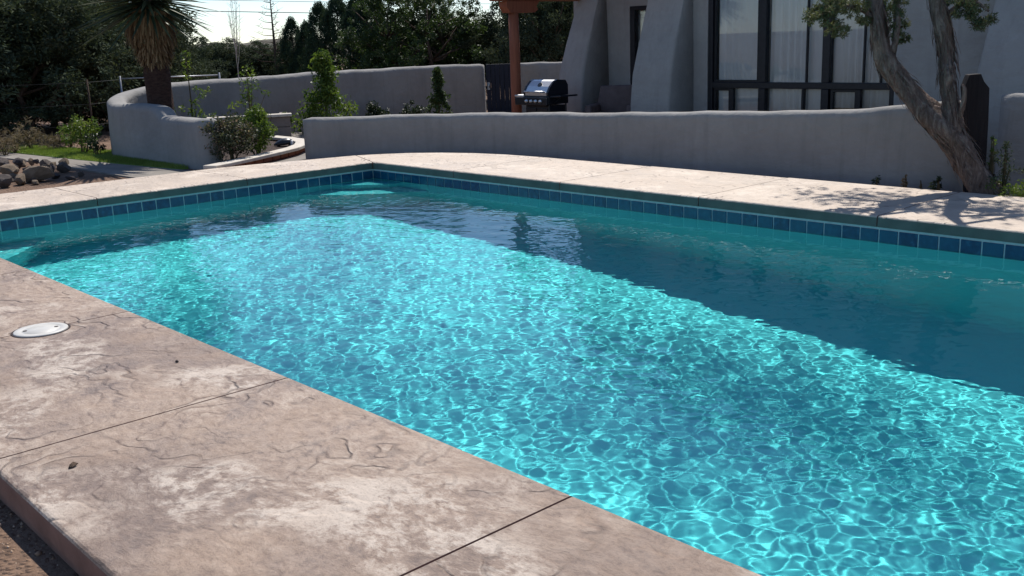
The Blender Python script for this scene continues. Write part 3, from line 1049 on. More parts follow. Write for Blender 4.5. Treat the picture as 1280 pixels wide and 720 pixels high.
# ------------------------------------------------------------------ foliage helpers
M['juniper_leaf'] = leafmat('juniper_foliage', [(0.0, (0.030, 0.045, 0.030, 1)), (0.5, (0.055, 0.074, 0.046, 1)), (0.85, (0.085, 0.102, 0.060, 1)), (1.0, (0.12, 0.115, 0.075, 1))], 0.18, 0.9, 0.08)
M['cypress_leaf'] = leafmat('cypress_foliage', [(0.0, (0.020, 0.040, 0.026, 1)), (0.6, (0.042, 0.070, 0.042, 1)), (1.0, (0.07, 0.095, 0.05, 1))], 0.18, 0.9, 0.08)
M['broad_leaf'] = leafmat('broad_foliage', [(0.0, (0.025, 0.045, 0.018, 1)), (0.6, (0.05, 0.085, 0.028, 1)), (1.0, (0.085, 0.12, 0.035, 1))], 0.35, 0.55)
M['shrub_leaf'] = leafmat('shrub_foliage', [(0.0, (0.05, 0.09, 0.02, 1)), (0.6, (0.10, 0.16, 0.03, 1)), (1.0, (0.20, 0.24, 0.05, 1))], 0.42, 0.5)
M['dark_shrub_leaf'] = leafmat('dark_shrub_foliage', [(0.0, (0.012, 0.022, 0.012, 1)), (0.6, (0.03, 0.05, 0.024, 1)), (1.0, (0.06, 0.08, 0.03, 1))], 0.25, 0.5)
M['rose_leaf'] = leafmat('red_tinged_foliage', [(0.0, (0.035, 0.050, 0.025, 1)), (0.55, (0.075, 0.085, 0.05, 1)), (0.78, (0.17, 0.12, 0.10, 1)), (0.9, (0.40, 0.30, 0.28, 1)), (1.0, (0.65, 0.58, 0.56, 1))], 0.3, 0.5)
M['dry_leaf'] = leafmat('dry_foliage', [(0.0, (0.12, 0.09, 0.06, 1)), (0.6, (0.22, 0.17, 0.11, 1)), (1.0, (0.36, 0.29, 0.2, 1))], 0.2, 0.8)
M['turf'] = leafmat('turf_blades', [(0.0, (0.13, 0.19, 0.035, 1)), (0.6, (0.20, 0.275, 0.06, 1)), (1.0, (0.28, 0.34, 0.10, 1))], 0.35, 0.5)
M['bark'] = simple('tree_bark', srgb(66, 54, 46), srgb(104, 90, 80), 9, 0.95, 0.9, 0.02, 0.1, 0, (3, 3, 0.6))
M['pale_bark'] = simple('pale_bark', srgb(150, 140, 130), srgb(190, 182, 172), 9, 0.9, 0.5, 0.01)
M['stem'] = simple('plant_stem', srgb(70, 62, 44), srgb(92, 82, 58), 9, 0.9, 0.4, 0.005)


def leaf_cloud(r, centers, radii, per, length, width, outward=0.5, droop=0.0, fold=0.0, squash=1.0, tint_shift=None):
    """numpy leaf quads spread round clump centres"""
    C = np.repeat(np.asarray(centers, float), per, axis=0)
    Rr = np.repeat(np.asarray(radii, float), per)
    n = len(C)
    d = r.normal(size=(n, 3)); d /= np.linalg.norm(d, axis=1)[:, None]
    rad = Rr * r.random(n) ** 0.45
    off = d * rad[:, None]; off[:, 2] *= squash
    pos = C + off
    ax = d * outward + r.normal(size=(n, 3)) * (1 - outward) * 0.9
    ax[:, 2] -= droop
    ax /= np.linalg.norm(ax, axis=1)[:, None]
    side = np.cross(ax, r.normal(size=(n, 3))); side /= np.linalg.norm(side, axis=1)[:, None]
    L = length * r.uniform(0.6, 1.35, n)[:, None]; W = width * r.uniform(0.6, 1.3, n)[:, None]
    p0 = pos - ax * L * 0.5
    p1 = pos + side * W * 0.5 - ax * L * 0.05
    p2 = pos + ax * L * 0.5
    p3 = pos - side * W * 0.5 - ax * L * 0.05
    V = np.stack([p0, p1, p2, p3], 1).reshape(-1, 3)
    F = np.arange(n * 4).reshape(n, 4)
    t = np.repeat(r.random(len(centers)), per) * 0.55 + r.random(n) * 0.45
    if tint_shift is not None: t = t * tint_shift[1] + tint_shift[0]
    return V, F, np.repeat(np.clip(t, 0, 1), 4)


def merge(parts):
    Vs, Fs, Ts = [], [], []; b = 0
    for V, F, T in parts:
        Vs.append(V); Fs.append(F + b); Ts.append(T); b += len(V)
    return np.concatenate(Vs), np.concatenate(Fs), np.concatenate(Ts)


def crown_mesh(kind, seed):
    """unit-ish crowns: height 1 from z 0 to 1, half-width about 0.5"""
    r = np.random.default_rng(seed)
    C = []; R = []
    if kind == 'juniper':
        lobes = [(r.uniform(-0.3, 0.3), r.uniform(-0.3, 0.3), r.uniform(0.15, 0.85), r.uniform(0.16, 0.27)) for _ in range(16)]
        for (x, y, z, q) in lobes:
            for _ in range(24):
                d = r.normal(size=3); d /= np.linalg.norm(d)
                C.append((x + d[0] * q, y + d[1] * q, np.clip(z + d[2] * q * 0.8, 0.03, 1.0))); R.append(r.uniform(0.035, 0.075))
        V, F, T = leaf_cloud(r, C, R, 90, 0.026, 0.009, 0.55)
    elif kind == 'cypress':
        for _ in range(300):
            z = r.random() ** 0.8
            w = 0.5 * (1 - z) ** 0.62 * (0.30 + 0.7 * min(1, z * 5)) * r.uniform(0.55, 1.08)
            a = r.random() * 6.283
            C.append((math.cos(a) * w, math.sin(a) * w, z)); R.append(r.uniform(0.03, 0.06))
        V, F, T = leaf_cloud(r, C, R, 70, 0.026, 0.009, 0.4, -0.5, squash=1.5)
    elif kind == 'open':
        tips = []
        for _ in range(60):
            a = r.random() * 6.283; z = r.uniform(0.05, 1.0)
            w = 0.5 * math.sin(min(1, z * 1.15 + 0.15) * math.pi * 0.86) ** 0.6 * r.uniform(0.35, 1.05)
            tips.append((math.cos(a) * w, math.sin(a) * w, z))
        for t in tips:
            for _ in range(7):
                C.append(tuple(np.array(t) + r.normal(size=3) * [0.05, 0.05, 0.045])); R.append(r.uniform(0.025, 0.06))
        V, F, T = leaf_cloud(r, C, R, 50, 0.024, 0.011, 0.35)
    return np_mesh('crown_' + kind, V, F, False, T)


def trunk_mesh(kind, seed):
    r = random.Random(seed)
    m = MB()
    if kind == 'cypress':
        m.tube([(0, 0, -0.05), (0.01, 0, 0.4), (0, 0.01, 0.9)], [0.022, 0.016, 0.004], 7)
    else:
        top = 0.62 if kind == 'juniper' else 0.85
        p = [(r.uniform(-0.03, 0.03) * i, r.uniform(-0.03, 0.03) * i, -0.05 + i * top / 4) for i in range(5)]
        m.tube(p, [0.030, 0.026, 0.021, 0.015, 0.007], 8, jit=0.12)
        for k in range(12):
            i = r.randint(1, 3); b = Vector(p[i]); a = r.uniform(0, 6.28)
            L = r.uniform(0.22, 0.42)
            e = b + Vector((math.cos(a) * L, math.sin(a) * L, r.uniform(0.08, 0.3)))
            mid = (b + e) / 2 + Vector((r.uniform(-.03, .03), r.uniform(-.03, .03), r.uniform(-.05, .02)))
            m.tube([b, mid, e], [0.012, 0.008, 0.003], 5, jit=0.1)
    return m.me('trunk', True)


CROWNS = {}
for kd, sd, mt in (('juniper', 1, 'juniper_leaf'), ('juniper', 2, 'juniper_leaf'), ('juniper', 3, 'juniper_leaf'), ('cypress', 4, 'cypress_leaf'), ('cypress', 5, 'cypress_leaf'), ('open', 6, 'broad_leaf'), ('open', 7, 'broad_leaf')):
    cm = crown_mesh(kd, sd); cm.materials.append(M[mt])
    tm = trunk_mesh(kd, sd); tm.materials.append(M['bark'])
    CROWNS.setdefault(kd, []).append((cm, tm))

tree_i = 0
def tree(px, top_py, d, width, kind, label, group, zb=None, lift=0.0, rz=None):
    """a tree standing d metres off; its top reaches the given sight line"""
    global tree_i
    tree_i += 1
    p = at(px, 60, d); top = at(px, top_py, d).z
    z0 = float(ground_h(p.x, p.y)) if zb is None else zb
    hgt = top - z0
    cm, tm = CROWNS[kind][tree_i % len(CROWNS[kind])]
    t = empty({'juniper': 'juniper_tree', 'cypress': 'cypress_tree', 'open': 'broadleaf_tree'}[kind], (p.x, p.y, z0), rz if rz is not None else tree_i * 2.4)
    tag(t, label, 'tree', group)
    c = obj('crown', cm, None, t); c.scale = (width, width, hgt * (1 - lift)); c.location = (0, 0, hgt * lift)
    k = obj('trunk', tm, None, t); k.scale = (hgt * 0.9, hgt * 0.9, hgt)
    return t


LEFT = 'dark junipers beyond the lawn'
tree(-40, -40, 22.5, 4.6, 'juniper', 'dark juniper cut off by the left edge of the picture', LEFT, lift=0.0)
tree(22, -38, 22.0, 4.2, 'juniper', 'tall dark juniper standing behind the rock heap', LEFT, lift=0.0)
tree(75, -30, 23.5, 4.0, 'juniper', 'dense dark juniper behind the bright green lawn', LEFT, lift=0.0)
tree(122, -24, 24.5, 3.8, 'juniper', 'dark juniper just left of the yucca trunk', LEFT, lift=0.0)
tree(165, -15, 27.0, 3.4, 'juniper', 'juniper directly behind the yucca crown', LEFT, lift=0.0)
tree(-10, -30, 26.5, 5.4, 'juniper', 'juniper filling the gap behind the leftmost trees', LEFT, lift=0.0)
tree(52, -26, 26.5, 5.4, 'juniper', 'juniper filling the gap between the two tallest left trees', LEFT, lift=0.0)
tree(105, -20, 27.5, 5.4, 'juniper', 'juniper filling the gap behind the wire fence post', LEFT, lift=0.0)
for i, (px, d, ty, lb) in enumerate(((-15, 23.5, 92, 'low dark juniper bush at the left edge under the big junipers'), (28, 25.0, 88, 'low dark juniper bush behind the rock heap'), (68, 25.5, 90, 'low dark juniper bush behind the lawn'), (108, 26.0, 86, 'low dark juniper bush behind the fence post'), (148, 26.5, 84, 'low dark juniper bush left of the yucca'), (185, 28.0, 80, 'low dark juniper bush hidden partly by the yucca trunk'))):
    tree(px, ty, d, 3.4, 'juniper', lb, 'low junipers under the left trees')
MID = 'low brushy trees beyond the garden wall'
for px, ty, d, w, lb in ((213, 58, 33, 3.2, 'grey green brushy tree just right of the yucca trunk'), (243, 42, 35, 3.4, 'rounded brushy tree above the pipe rail'), (274, 46, 36, 3.0, 'low brushy tree left of the pale wand plant'),
                         (303, 52, 37, 3.0, 'low brushy tree behind the pale wand plant'), (333, 50, 36, 3.0, 'low brushy tree below the bare snag'), (362, 46, 36, 2.8, 'low brushy tree between the bare snag and the cypresses')):
    tree(px, ty, d, w, 'juniper', lb, MID)
CYP = 'dark pointed cypresses beyond the garden wall'
for px, ty, d, w, lb in ((384, 30, 33, 2.0, 'shortest pointed cypress at the left end of the row'), (403, 8, 32, 2.2, 'second pointed cypress from the left of the row'), (424, -2, 31.5, 2.4, 'pointed cypress rising above the big leafy garden shrub'), (446, 2, 31, 2.4, 'pointed cypress just right of the big leafy garden shrub'),
                         (466, -14, 30.5, 2.5, 'tallest pointed cypress beside the broadleaf trees')):
    tree(px, ty, d, w, 'cypress', lb, CYP)
tree(366, 26, 33.5, 1.7, 'cypress', 'thin small cypress at the foot of the row', CYP)
BR = 'tall trees beyond the garden gate'
tree(492, -14, 29, 3.2, 'open', 'tall open broadleaf tree next to the cypresses', BR, lift=0.12)
tree(530, -22, 28.5, 3.4, 'open', 'tallest open broadleaf tree above the small dark shrubs', BR, lift=0.12)
tree(562, -8, 29.5, 3.0, 'open', 'open broadleaf tree left of the dark gate', BR, lift=0.1)
tree(508, 5, 31.5, 3.6, 'juniper', 'dark juniper under the open broadleaf trees', BR)
tree(548, 10, 31.5, 3.6, 'juniper', 'dark juniper behind the tall leafy plant', BR)
tree(588, 20, 30.5, 3.0, 'juniper', 'dark juniper directly behind the dark gate', BR)
tree(617, 15, 31, 2.8, 'juniper', 'juniper just left of the wooden porch post', BR)
tree(655, -8, 29, 3.4, 'juniper', 'juniper seen right of the wooden porch post', BR)
tree(690, -45, 28, 3.6, 'juniper', 'tall juniper against the house corner', BR)
tree(724, -60, 30, 3.4, 'juniper', 'tall juniper mostly hidden behind the house corner', BR)

# far hill
hv = []; hf = []
for i in range(41):
    for j in range(9):
        px = 60 + i * 15
        prof = 64 - 18 * math.exp(-((px - 375) / 70) ** 2) - 9 * math.exp(-((px - 250) / 60) ** 2) + 1.2 * math.sin(px * 0.11)
        d = 170 + j * 12
        zt = at(px, prof, 220).z
        p = at(px, 60, d)
        hv.append((p.x, p.y, -1.0 + (zt + 1.0) * math.sin(math.pi / 2 * min(1, j / 4.0)) * (1 if j < 5 else 1 - (j - 4) / 5)))
for i in range(40):
    for j in range(8):
        hf.append((i * 9 + j, (i + 1) * 9 + j, (i + 1) * 9 + j + 1, i * 9 + j + 1))
M['hill'] = simple('scrubby_hill', srgb(62, 60, 50), srgb(92, 86, 72), 0.6, 0.95, 0.5, 0.4)
tag(obj('hill', mesh('hill', hv, hf, True), M['hill']), 'low brown scrubby hill on the skyline', 'hill', kind='structure')

# ------------------------------------------------------------------ bare plants and wires on the skyline
wp = empty('wand_plant', at(297, 88, 24.0)); wp.location.z = -0.4
tag(wp, 'tall pale leafless wand plant above the garden wall', 'plant')
r = random.Random(5)
m = MB(); tw_ = MB()
base = Vector((0, 0, 0)); h0 = at(297, 0, 24).z + 0.4 + 0.5
m.tube([(0, 0, 0), (0.01, 0, 0.7), (0.0, 0.01, 1.5)], [0.02, 0.016, 0.012], 6)
for k in range(7):
    a = k * 2.4; sp = r.uniform(0.05, 0.36); z0 = r.uniform(0.9, 1.9); top = h0 * r.uniform(0.75, 1.05)
    pts = [(0, 0, z0)] + [(math.cos(a) * sp * (u ** 0.8) + r.uniform(-.02, .02), math.sin(a) * sp * (u ** 0.8), z0 + (top - z0) * u) for u in (0.3, 0.6, 1.0)]
    m.tube(pts, [0.007, 0.006, 0.005, 0.002], 5)
    for q in range(12):
        u = r.uniform(0.3, 1.0); b = Vector(pts[-1]) * u + Vector(pts[0]) * (1 - u)
        tw_.tube([b, b + Vector((r.uniform(-.14, .14), r.uniform(-.14, .14), r.uniform(0.05, .2)))], [0.003, 0.0015], 4)
m.build('stem', M['pale_bark'], wp); tag(tw_.build('twigs', M['pale_bark'], wp), kind='stuff')

sg = empty('bare_tree', at(343, 60, 34)); sg.location.z = -0.5
tag(sg, 'bare leafless conifer snag left of the cypresses', 'tree')
m = MB(); tp = at(343, -14, 34).z + 0.5
m.tube([(0, 0, 0), (0.02, 0, tp * 0.5), (0, 0, tp)], [0.07, 0.045, 0.008], 7)
m.build('trunk', M['bark'], sg)
m = MB()
for k in range(34):
    z = tp * (0.36 + 0.62 * k / 34); a = k * 2.1 + r.uniform(-.4, .4); L = (1 - (z / tp)) * 1.25 + 0.12
    e = Vector((math.cos(a) * L, math.sin(a) * L, z + L * 0.28))
    m.tube([(0, 0, z), Vector((e.x * .5, e.y * .5, z + L * 0.05)), e], [0.014, 0.009, 0.003], 4)
    for q in range(3):
        u = r.uniform(0.4, 0.95); b = Vector((e.x * u, e.y * u, z + L * 0.28 * u))
        m.tube([b, b + Vector((r.uniform(-.18, .18), r.uniform(-.18, .18), r.uniform(0, .16)))], [0.006, 0.002], 4)
m.build('branch', M['bark'], sg)

M['wire'] = simple('black_wire', srgb(40, 42, 46), srgb(50, 52, 56), 5, 0.6)
for (a, b, sag, rr, lb) in (((120, 11.0), (900, 20), 0.10, 0.020, 'thick lower overhead wire crossing the pale sky'), ((120, -3.0), (900, 6), 0.10, 0.012, 'thin upper overhead wire crossing the pale sky')):
    A = at(*a, 62); B = at(*b, 62)
    pts = [A.lerp(B, u) - Vector((0, 0, sag * 4 * u * (1 - u))) for u in np.linspace(0, 1, 13)]
    tag(MB().tube(pts, rr, 6).build('overhead_wire', M['wire'], None, True), lb, 'wire', 'overhead wires')

# pipe rail and wire fence
m = MB(); A = at(150, 98.5, 20.5); B = at(274, 94.0, 20.5)
rail = empty('pipe_rail', (B.x, B.y, -0.4)); tag(rail, 'grey metal pipe rail behind the curled garden wall', 'rail')
MB().tube([A - rail.location, B - rail.location], 0.014, 8).build('pipe', M['steel'], rail, True)
for q in (A, B):
    MB().tube([(q.x - B.x, q.y - B.y, 0), (q.x - B.x, q.y - B.y, q.z + 0.4 + 0.05)], 0.02, 8).build('post', M['steel'], rail, True)
fe = empty('wire_fence', at(110, 140, 19.5)); fe.location.z = -0.15
tag(fe, 'thin wire fence in front of the dark junipers', 'fence')
for q in (at(-30, 112, 19.8), at(108, 97, 19.5)):
    MB().tube([(q.x - fe.location.x, q.y - fe.location.y, 0), (q.x - fe.location.x, q.y - fe.location.y, 1.15)], 0.016, 6).build('post', M['bark'], fe, True)
q0 = at(-30, 100, 19.8); q1 = at(108, 100, 19.5); q2 = at(150, 98, 20.5)
for z in (0.35, 0.72, 1.1):
    MB().tube([Vector((q.x - fe.location.x, q.y - fe.location.y, z)) for q in (q0, q1, q2)], 0.0025, 4).build('wire', M['wire'], fe)

# ------------------------------------------------------------------ yucca
M['yucca'] = leafmat('yucca_leaf', [(0.0, (0.035, 0.055, 0.030, 1)), (0.5, (0.06, 0.085, 0.045, 1)), (1.0, (0.10, 0.12, 0.06, 1))], 0.12, 0.45)
M['thatch'] = leafmat('dead_yucca_leaf', [(0.0, (0.10, 0.06, 0.03, 1)), (0.5, (0.20, 0.125, 0.062, 1)), (1.0, (0.36, 0.25, 0.14, 1))], 0.25, 0.8)
M['yucca_bark'] = simple('yucca_bark', srgb(52, 40, 38), srgb(84, 66, 58), 14, 0.95, 0.9, 0.02, 0.1, 0, (1, 1, 2.5))
yb = at(203, 145, 16.1); YUX, YUY = yb.x, yb.y
ytop = at(185, 5, 16.1)
yz0 = -0.14
yu = empty('yucca_tree', (YUX, YUY, yz0))
tag(yu, 'tall yucca with shaggy brown thatched trunk and spiky head inside the curled wall', 'tree')
lean = Vector((ytop.x - YUX, ytop.y - YUY, ytop.z - yz0))
def yp(u): return Vector((lean.x * u ** 1.2, lean.y * u ** 1.2, lean.z * u))
MB().tube([yp(u) for u in np.linspace(0, 1, 12)], [0.21, 0.185, 0.18, 0.185, 0.18, 0.185, 0.19, 0.18, 0.17, 0.15, 0.13, 0.1], 16, jit=0.07).build('trunk', M['yucca_bark'], yu, True)
r = np.random.default_rng(11)
Vs = []; Ts = []
n = 2000
for k in range(n):
    u = 0.655 + 0.325 * r.random()
    c = np.array(yp(u)); a = r.random() * 6.283
    R0 = np.interp(u, [0.655, 0.72, 0.82, 0.92, 1.0], [0.20, 0.25, 0.32, 0.36, 0.22]) * r.uniform(0.8, 1.03)
    dirr = np.array([math.cos(a), math.sin(a), 0.0]); tan = np.array([-math.sin(a), math.cos(a), 0])
    L = r.uniform(0.09, 0.20) + (0.18 * r.random() if u > 0.85 else 0); w = r.uniform(0.012, 0.026)
    p = c + dirr * R0; fl_ = r.uniform(-0.02, 0.06)
    e = p + dirr * fl_ - np.array([0, 0, L]) + tan * r.normal() * 0.02
    tp_ = p + np.array([0, 0, 0.03]) - dirr * 0.05
    Vs += [tp_ - tan * w, tp_ + tan * w, e + tan * w * 0.35, e - tan * w * 0.35]; Ts += [r.random()] * 4
tag(obj('dead_leaf_thatch', np_mesh('thatch', np.array(Vs), np.arange(n * 4).reshape(-1, 4), False, np.array(Ts)), M['thatch'], yu), kind='stuff')


def yleaf(seed, droop, L=0.95):
    r = random.Random(seed); m = MB(); vs = []; n = 6
    tn = r.random()
    for i in range(n):
        u = i / (n - 1); w = 0.027 * (0.75 + 0.8 * u - 1.55 * u ** 2.2) + 0.0015
        x = L * u; z = -droop * L * u * u
        vs += [(x, -w, z + w * 0.5), (x, 0, z), (x, w, z + w * 0.5)]
    fs = []
    for i in range(n - 1):
        for k in range(2): fs.append((i * 3 + k, (i + 1) * 3 + k, (i + 1) * 3 + k + 1, i * 3 + k + 1))
    return np_mesh('leaf', np.array(vs), np.array(fs), True, np.full(len(vs), tn))


YL = [yleaf(s, dr) for s, dr in ((1, 0.0), (2, 0.04), (3, 0.09), (4, 0.16), (5, 0.02))]
for me in YL: me.materials.append(M['yucca'])
for k in range(290):
    u = k / 290
    el = math.radians(82 - 112 * u ** 0.62 + random.uniform(-8, 8)); a = k * 2.39996
    c = yp(0.97) + Vector((0, 0, 0.40 * (1 - u) + 0.0))
    me = YL[k % 5] if el > 0.1 else YL[(1, 2, 0)[k % 3]]
    o = obj('leaf', me, None, yu, c + Vector((math.cos(a), math.sin(a), 0)) * 0.07)
    s = random.uniform(0.85, 1.15)
    o.scale = (s, s, s)
    o.rotation_euler = (random.uniform(-0.4, 0.4), -el, a)

# ------------------------------------------------------------------ shrubs
def shrub(name, loc, h, w, mat, label, group=None, seed=0, clumps=26, per=40, leaf=(0.06, 0.028), shape='round', cat='shrub', stems=5, stem_mat='stem', outward=0.45, droop=0.0):
    r = np.random.default_rng(seed + 100)
    rr = random.Random(seed)
    t = empty(name, loc); tag(t, label, cat, group)
    C = []; R = []
    for i in range(clumps):
        if shape == 'round':
            d = r.normal(size=3); d /= np.linalg.norm(d); q = r.random() ** 0.4
            C.append((d[0] * w / 2 * q * 0.85, d[1] * w / 2 * q * 0.85, h * (0.5 + 0.42 * d[2] * q)))
        elif shape == 'cone':
            z = r.random() ** 0.9; q = w / 2 * (1.05 - z) * r.uniform(0.4, 1.0); a = r.random() * 6.283
            C.append((math.cos(a) * q, math.sin(a) * q, h * (0.05 + 0.93 * z)))
        elif shape == 'whip':
            z = r.uniform(0.2, 1.0); q = w / 2 * r.random() * (0.25 + 0.9 * math.sin(math.pi * min(1, z + 0.1))); a = r.random() * 6.283
            C.append((math.cos(a) * q, math.sin(a) * q, h * z))
        R.append(w * r.uniform(0.09, 0.17))
    V, F, T = leaf_cloud(r, C, R, per, leaf[0], leaf[1], outward, droop)
    obj('foliage', np_mesh('foliage', V, F, False, T), M[mat], t)
    m = MB()
    for i in range(stems):
        c = C[int(i * len(C) / stems) % len(C)]
        m.tube([(rr.uniform(-.03, .03), rr.uniform(-.03, .03), -0.03), (c[0] * 0.4, c[1] * 0.4, c[2] * 0.55), c], [0.012 + 0.008 * h, 0.009, 0.004], 5)
    if shape in ('cone', 'whip'):
        m.tube([(0, 0, -0.03), (0.01, 0, h * 0.5), (0, 0, h * 0.97)], [0.016, 0.011, 0.004], 6)
    m.build('stem', M[stem_mat], t)
    return t


def ground_at(px, py, d, z): 
    p = at(px, py, d); return Vector((p.x, p.y, z))


zc_ = -0.05
shrub('leafy_shrub', ground_at(408, 140, 18.6, -0.3), at(408, 69, 18.6).z + 0.3, 1.25, 'shrub_leaf', 'big bright green leafy shrub in front of the garden wall', seed=1, clumps=90, per=42, leaf=(0.085, 0.036), shape='cone', droop=0.35)
shrub('leafy_shrub', ground_at(381, 122, 18.4, -0.3), 0.72, 0.40, 'shrub_leaf', 'small green side shrub leaning left beside the big leafy shrub', seed=2, clumps=16, per=30, leaf=(0.075, 0.03), droop=0.3)
shrub('sapling', ground_at(240, 140, 17.6, -0.1), at(237, 68, 17.6).z + 0.1, 0.62, 'shrub_leaf', 'thin yellow green sapling right of the yucca trunk', 'saplings along the garden wall', 3, 22, 16, (0.07, 0.024), 'whip', 'sapling', 4)
shrub('sapling', ground_at(313, 140, 17.8, -0.1), at(311, 82, 17.8).z + 0.1, 0.75, 'shrub_leaf', 'thin yellow green sapling above the block planter', 'saplings along the garden wall', 4, 24, 15, (0.07, 0.024), 'whip', 'sapling', 5)
shrub('low_shrub', ground_at(256, 146, 16.8, 0.05), 0.28, 0.30, 'shrub_leaf', 'small yellow green tuft behind the stepped end of the wall', seed=5, clumps=9, per=26, leaf=(0.06, 0.02))
shrub('low_shrub', ground_at(333, 142, 17.9, 0.1), 0.32, 0.36, 'shrub_leaf', 'low yellow green shrub in the middle of the block planter', seed=6, clumps=10, per=26, leaf=(0.06, 0.02))
shrub('low_shrub', ground_at(357, 145, 18.0, -0.1), 0.52, 0.36, 'shrub_leaf', 'low yellow green shrub at the right end of the block planter', seed=7, clumps=14, per=26, leaf=(0.06, 0.02))
shrub('low_shrub', ground_at(472, 140, 20.5, -0.35), at(472, 124, 20.5).z + 0.35, 0.62, 'dark_shrub_leaf', 'small dark shrub at the wall, right of the big leafy shrub', 'small dark shrubs at the garden wall', 8, 34, 44, (0.06, 0.026))
shrub('low_shrub', ground_at(516, 140, 20.8, -0.35), at(516, 122, 20.8).z + 0.35, 0.58, 'dark_shrub_leaf', 'small dark shrub at the wall, left of the tall leafy plant', 'small dark shrubs at the garden wall', 9, 30, 44, (0.06, 0.026))
shrub('tall_plant', ground_at(549, 140, 20.2, -0.35), at(549, 84, 20.2).z + 0.35, 0.62, 'broad_leaf', 'tall narrow dark leafy plant with bright tip by the garden gate', None, 10, 64, 40, (0.085, 0.03), 'cone', 'plant', 3, droop=0.2)
# bed shrubs
shrub('flowering_shrub', ground_at(290, 190, 13.9, -0.03), 0.66, 0.80, 'rose_leaf', 'grey red flowering shrub at the end of the stepped wall', seed=12, clumps=90, per=60, leaf=(0.040, 0.026))
shrub('green_shrub', ground_at(322, 186, 14.3, -0.03), 0.74, 0.58, 'shrub_leaf', 'olive green upright shrub beside the flowering shrub', seed=13, clumps=70, per=50, leaf=(0.045, 0.022))
# left side
shrub('yellow_shrub', ground_at(103, 186, 17.4, -0.12), 0.68, 0.72, 'shrub_leaf', 'yellow green leafy shrub left of the curled wall', seed=14, clumps=36, per=40, leaf=(0.05, 0.024))
shrub('dark_shrub', ground_at(122, 190, 16.9, -0.12), 0.42, 0.36, 'dark_shrub_leaf', 'dark low shrub at the foot of the curled wall', seed=15, clumps=14, per=40, leaf=(0.045, 0.02))
for i, (px, d, h, w, lb) in enumerate(((18, 18.6, 0.42, 0.6, 'dry brown brush at the left end of the lawn'), (40, 19.0, 0.55, 0.55, 'dry grey brush behind the middle of the lawn'), (70, 18.6, 0.35, 0.55, 'dry tan brush left of the yellow shrub'), (5, 18.2, 0.34, 0.5, 'dry reddish brush cut by the left edge'), (88, 18.8, 0.5, 0.4, 'dry pale stalks just behind the yellow shrub'))):
    shrub('dry_brush', ground_at(px, 186, d, -0.12), h, w, 'dry_leaf', lb, 'dry brush behind the lawn', 20 + i, 18, 30, (0.09, 0.010), outward=0.3)

# lawn strip
lawn_poly = [(-20.0, 5.05), (-15.6, 5.42), (-14.2, 5.57), (-12.9, 5.75), (-12.9, 5.93), (-15.6, 5.95), (-16.3, 6.25), (-17.2, 6.05), (-20.0, 5.60)]
M['turf_base'] = simple('turf_base', (0.12, 0.20, 0.03, 1), (0.17, 0.26, 0.05, 1), 9, 0.9, 0.4, 0.01)
lw = MB().prism(lawn_poly, -0.2, -0.10).build('lawn', M['turf_base'])
tag(lw, 'strip of bright green lawn left of the stucco wall', 'lawn', kind='structure')
r = np.random.default_rng(8)
poly = np.array(lawn_poly)
def inside(P):
    c = np.zeros(len(P), bool); j = len(poly) - 1
    for i in range(len(poly)):
        a, b = poly[i], poly[j]
        k = ((a[1] > P[:, 1]) != (b[1] > P[:, 1])) & (P[:, 0] < (b[0] - a[0]) * (P[:, 1] - a[1]) / (b[1] - a[1] + 1e-12) + a[0])
        c ^= k; j = i
    return c
P = np.stack([r.uniform(-20, -12.9, 60000), r.uniform(5.0, 6.3, 60000)], 1); P = P[inside(P)]
n = len(P); a = r.random(n) * 6.283; hh = r.uniform(0.02, 0.045, n); ln = r.normal(size=(n, 2)) * 0.012
w_ = 0.004
V = np.stack([np.stack([P[:, 0] - np.cos(a) * w_, P[:, 1] - np.sin(a) * w_, np.full(n, -0.101)], 1), np.stack([P[:, 0] + np.cos(a) * w_, P[:, 1] + np.sin(a) * w_, np.full(n, -0.101)], 1),
              np.stack([P[:, 0] + ln[:, 0], P[:, 1] + ln[:, 1], -0.10 + hh], 1)], 1).reshape(-1, 3)
gt_ = np.clip(0.5 + 0.25 * np.sin(P[:, 0] * 2.3) + r.normal(size=n) * 0.2, 0, 1)
tag(obj('grass', np_mesh('grass', V, np.arange(n * 3).reshape(n, 3), False, np.repeat(gt_, 3)), M['turf']), 'short bright green grass blades on the lawn strip', 'grass', kind='stuff')
# ------------------------------------------------------------------ rocks
def mat_rock(name, c1, c2):
    t = NT(name)
    tc = t.n('ShaderNodeTexCoord'); v = tc.outputs['Object']
    f = t.noise(3.5, 6, 0.65, v)
    g = t.noise(18, 5, 0.7, v)
    col = t.mix(t.math('MULTIPLY', g, 0.4), t.ramp(f, [(0.3, c1), (0.7, c2)]), srgb(70, 60, 54))
    return t.fin(col, 0.92, t.bump(g, 0.7, 0.02), 0.2)


M['rock_tan'] = mat_rock('tan_rock', srgb(112, 98, 82), srgb(142, 126, 108))
M['rock_grey'] = mat_rock('grey_rock', srgb(80, 73, 70), srgb(112, 104, 98))
M['rock_dark'] = mat_rock('dark_rock', srgb(60, 56, 58), srgb(84, 78, 78))


def rock_mesh(seed, sub=2):
    bm = bmesh.new(); bmesh.ops.create_icosphere(bm, subdivisions=sub, radius=1.0)
    r = random.Random(seed)
    planes = [(Vector((r.gauss(0, 1), r.gauss(0, 1), r.gauss(0, 1))).normalized(), r.uniform(0.45, 0.8)) for _ in range(12)]
    for v in bm.verts:
        for nrm, d in planes:
            k = v.co.dot(nrm)
            if k > d: v.co -= nrm * (k - d) * 0.97
        v.co *= 1 + r.uniform(-0.03, 0.03)
    me = bpy.data.meshes.new('rock'); bm.to_mesh(me); bm.free()
    return me


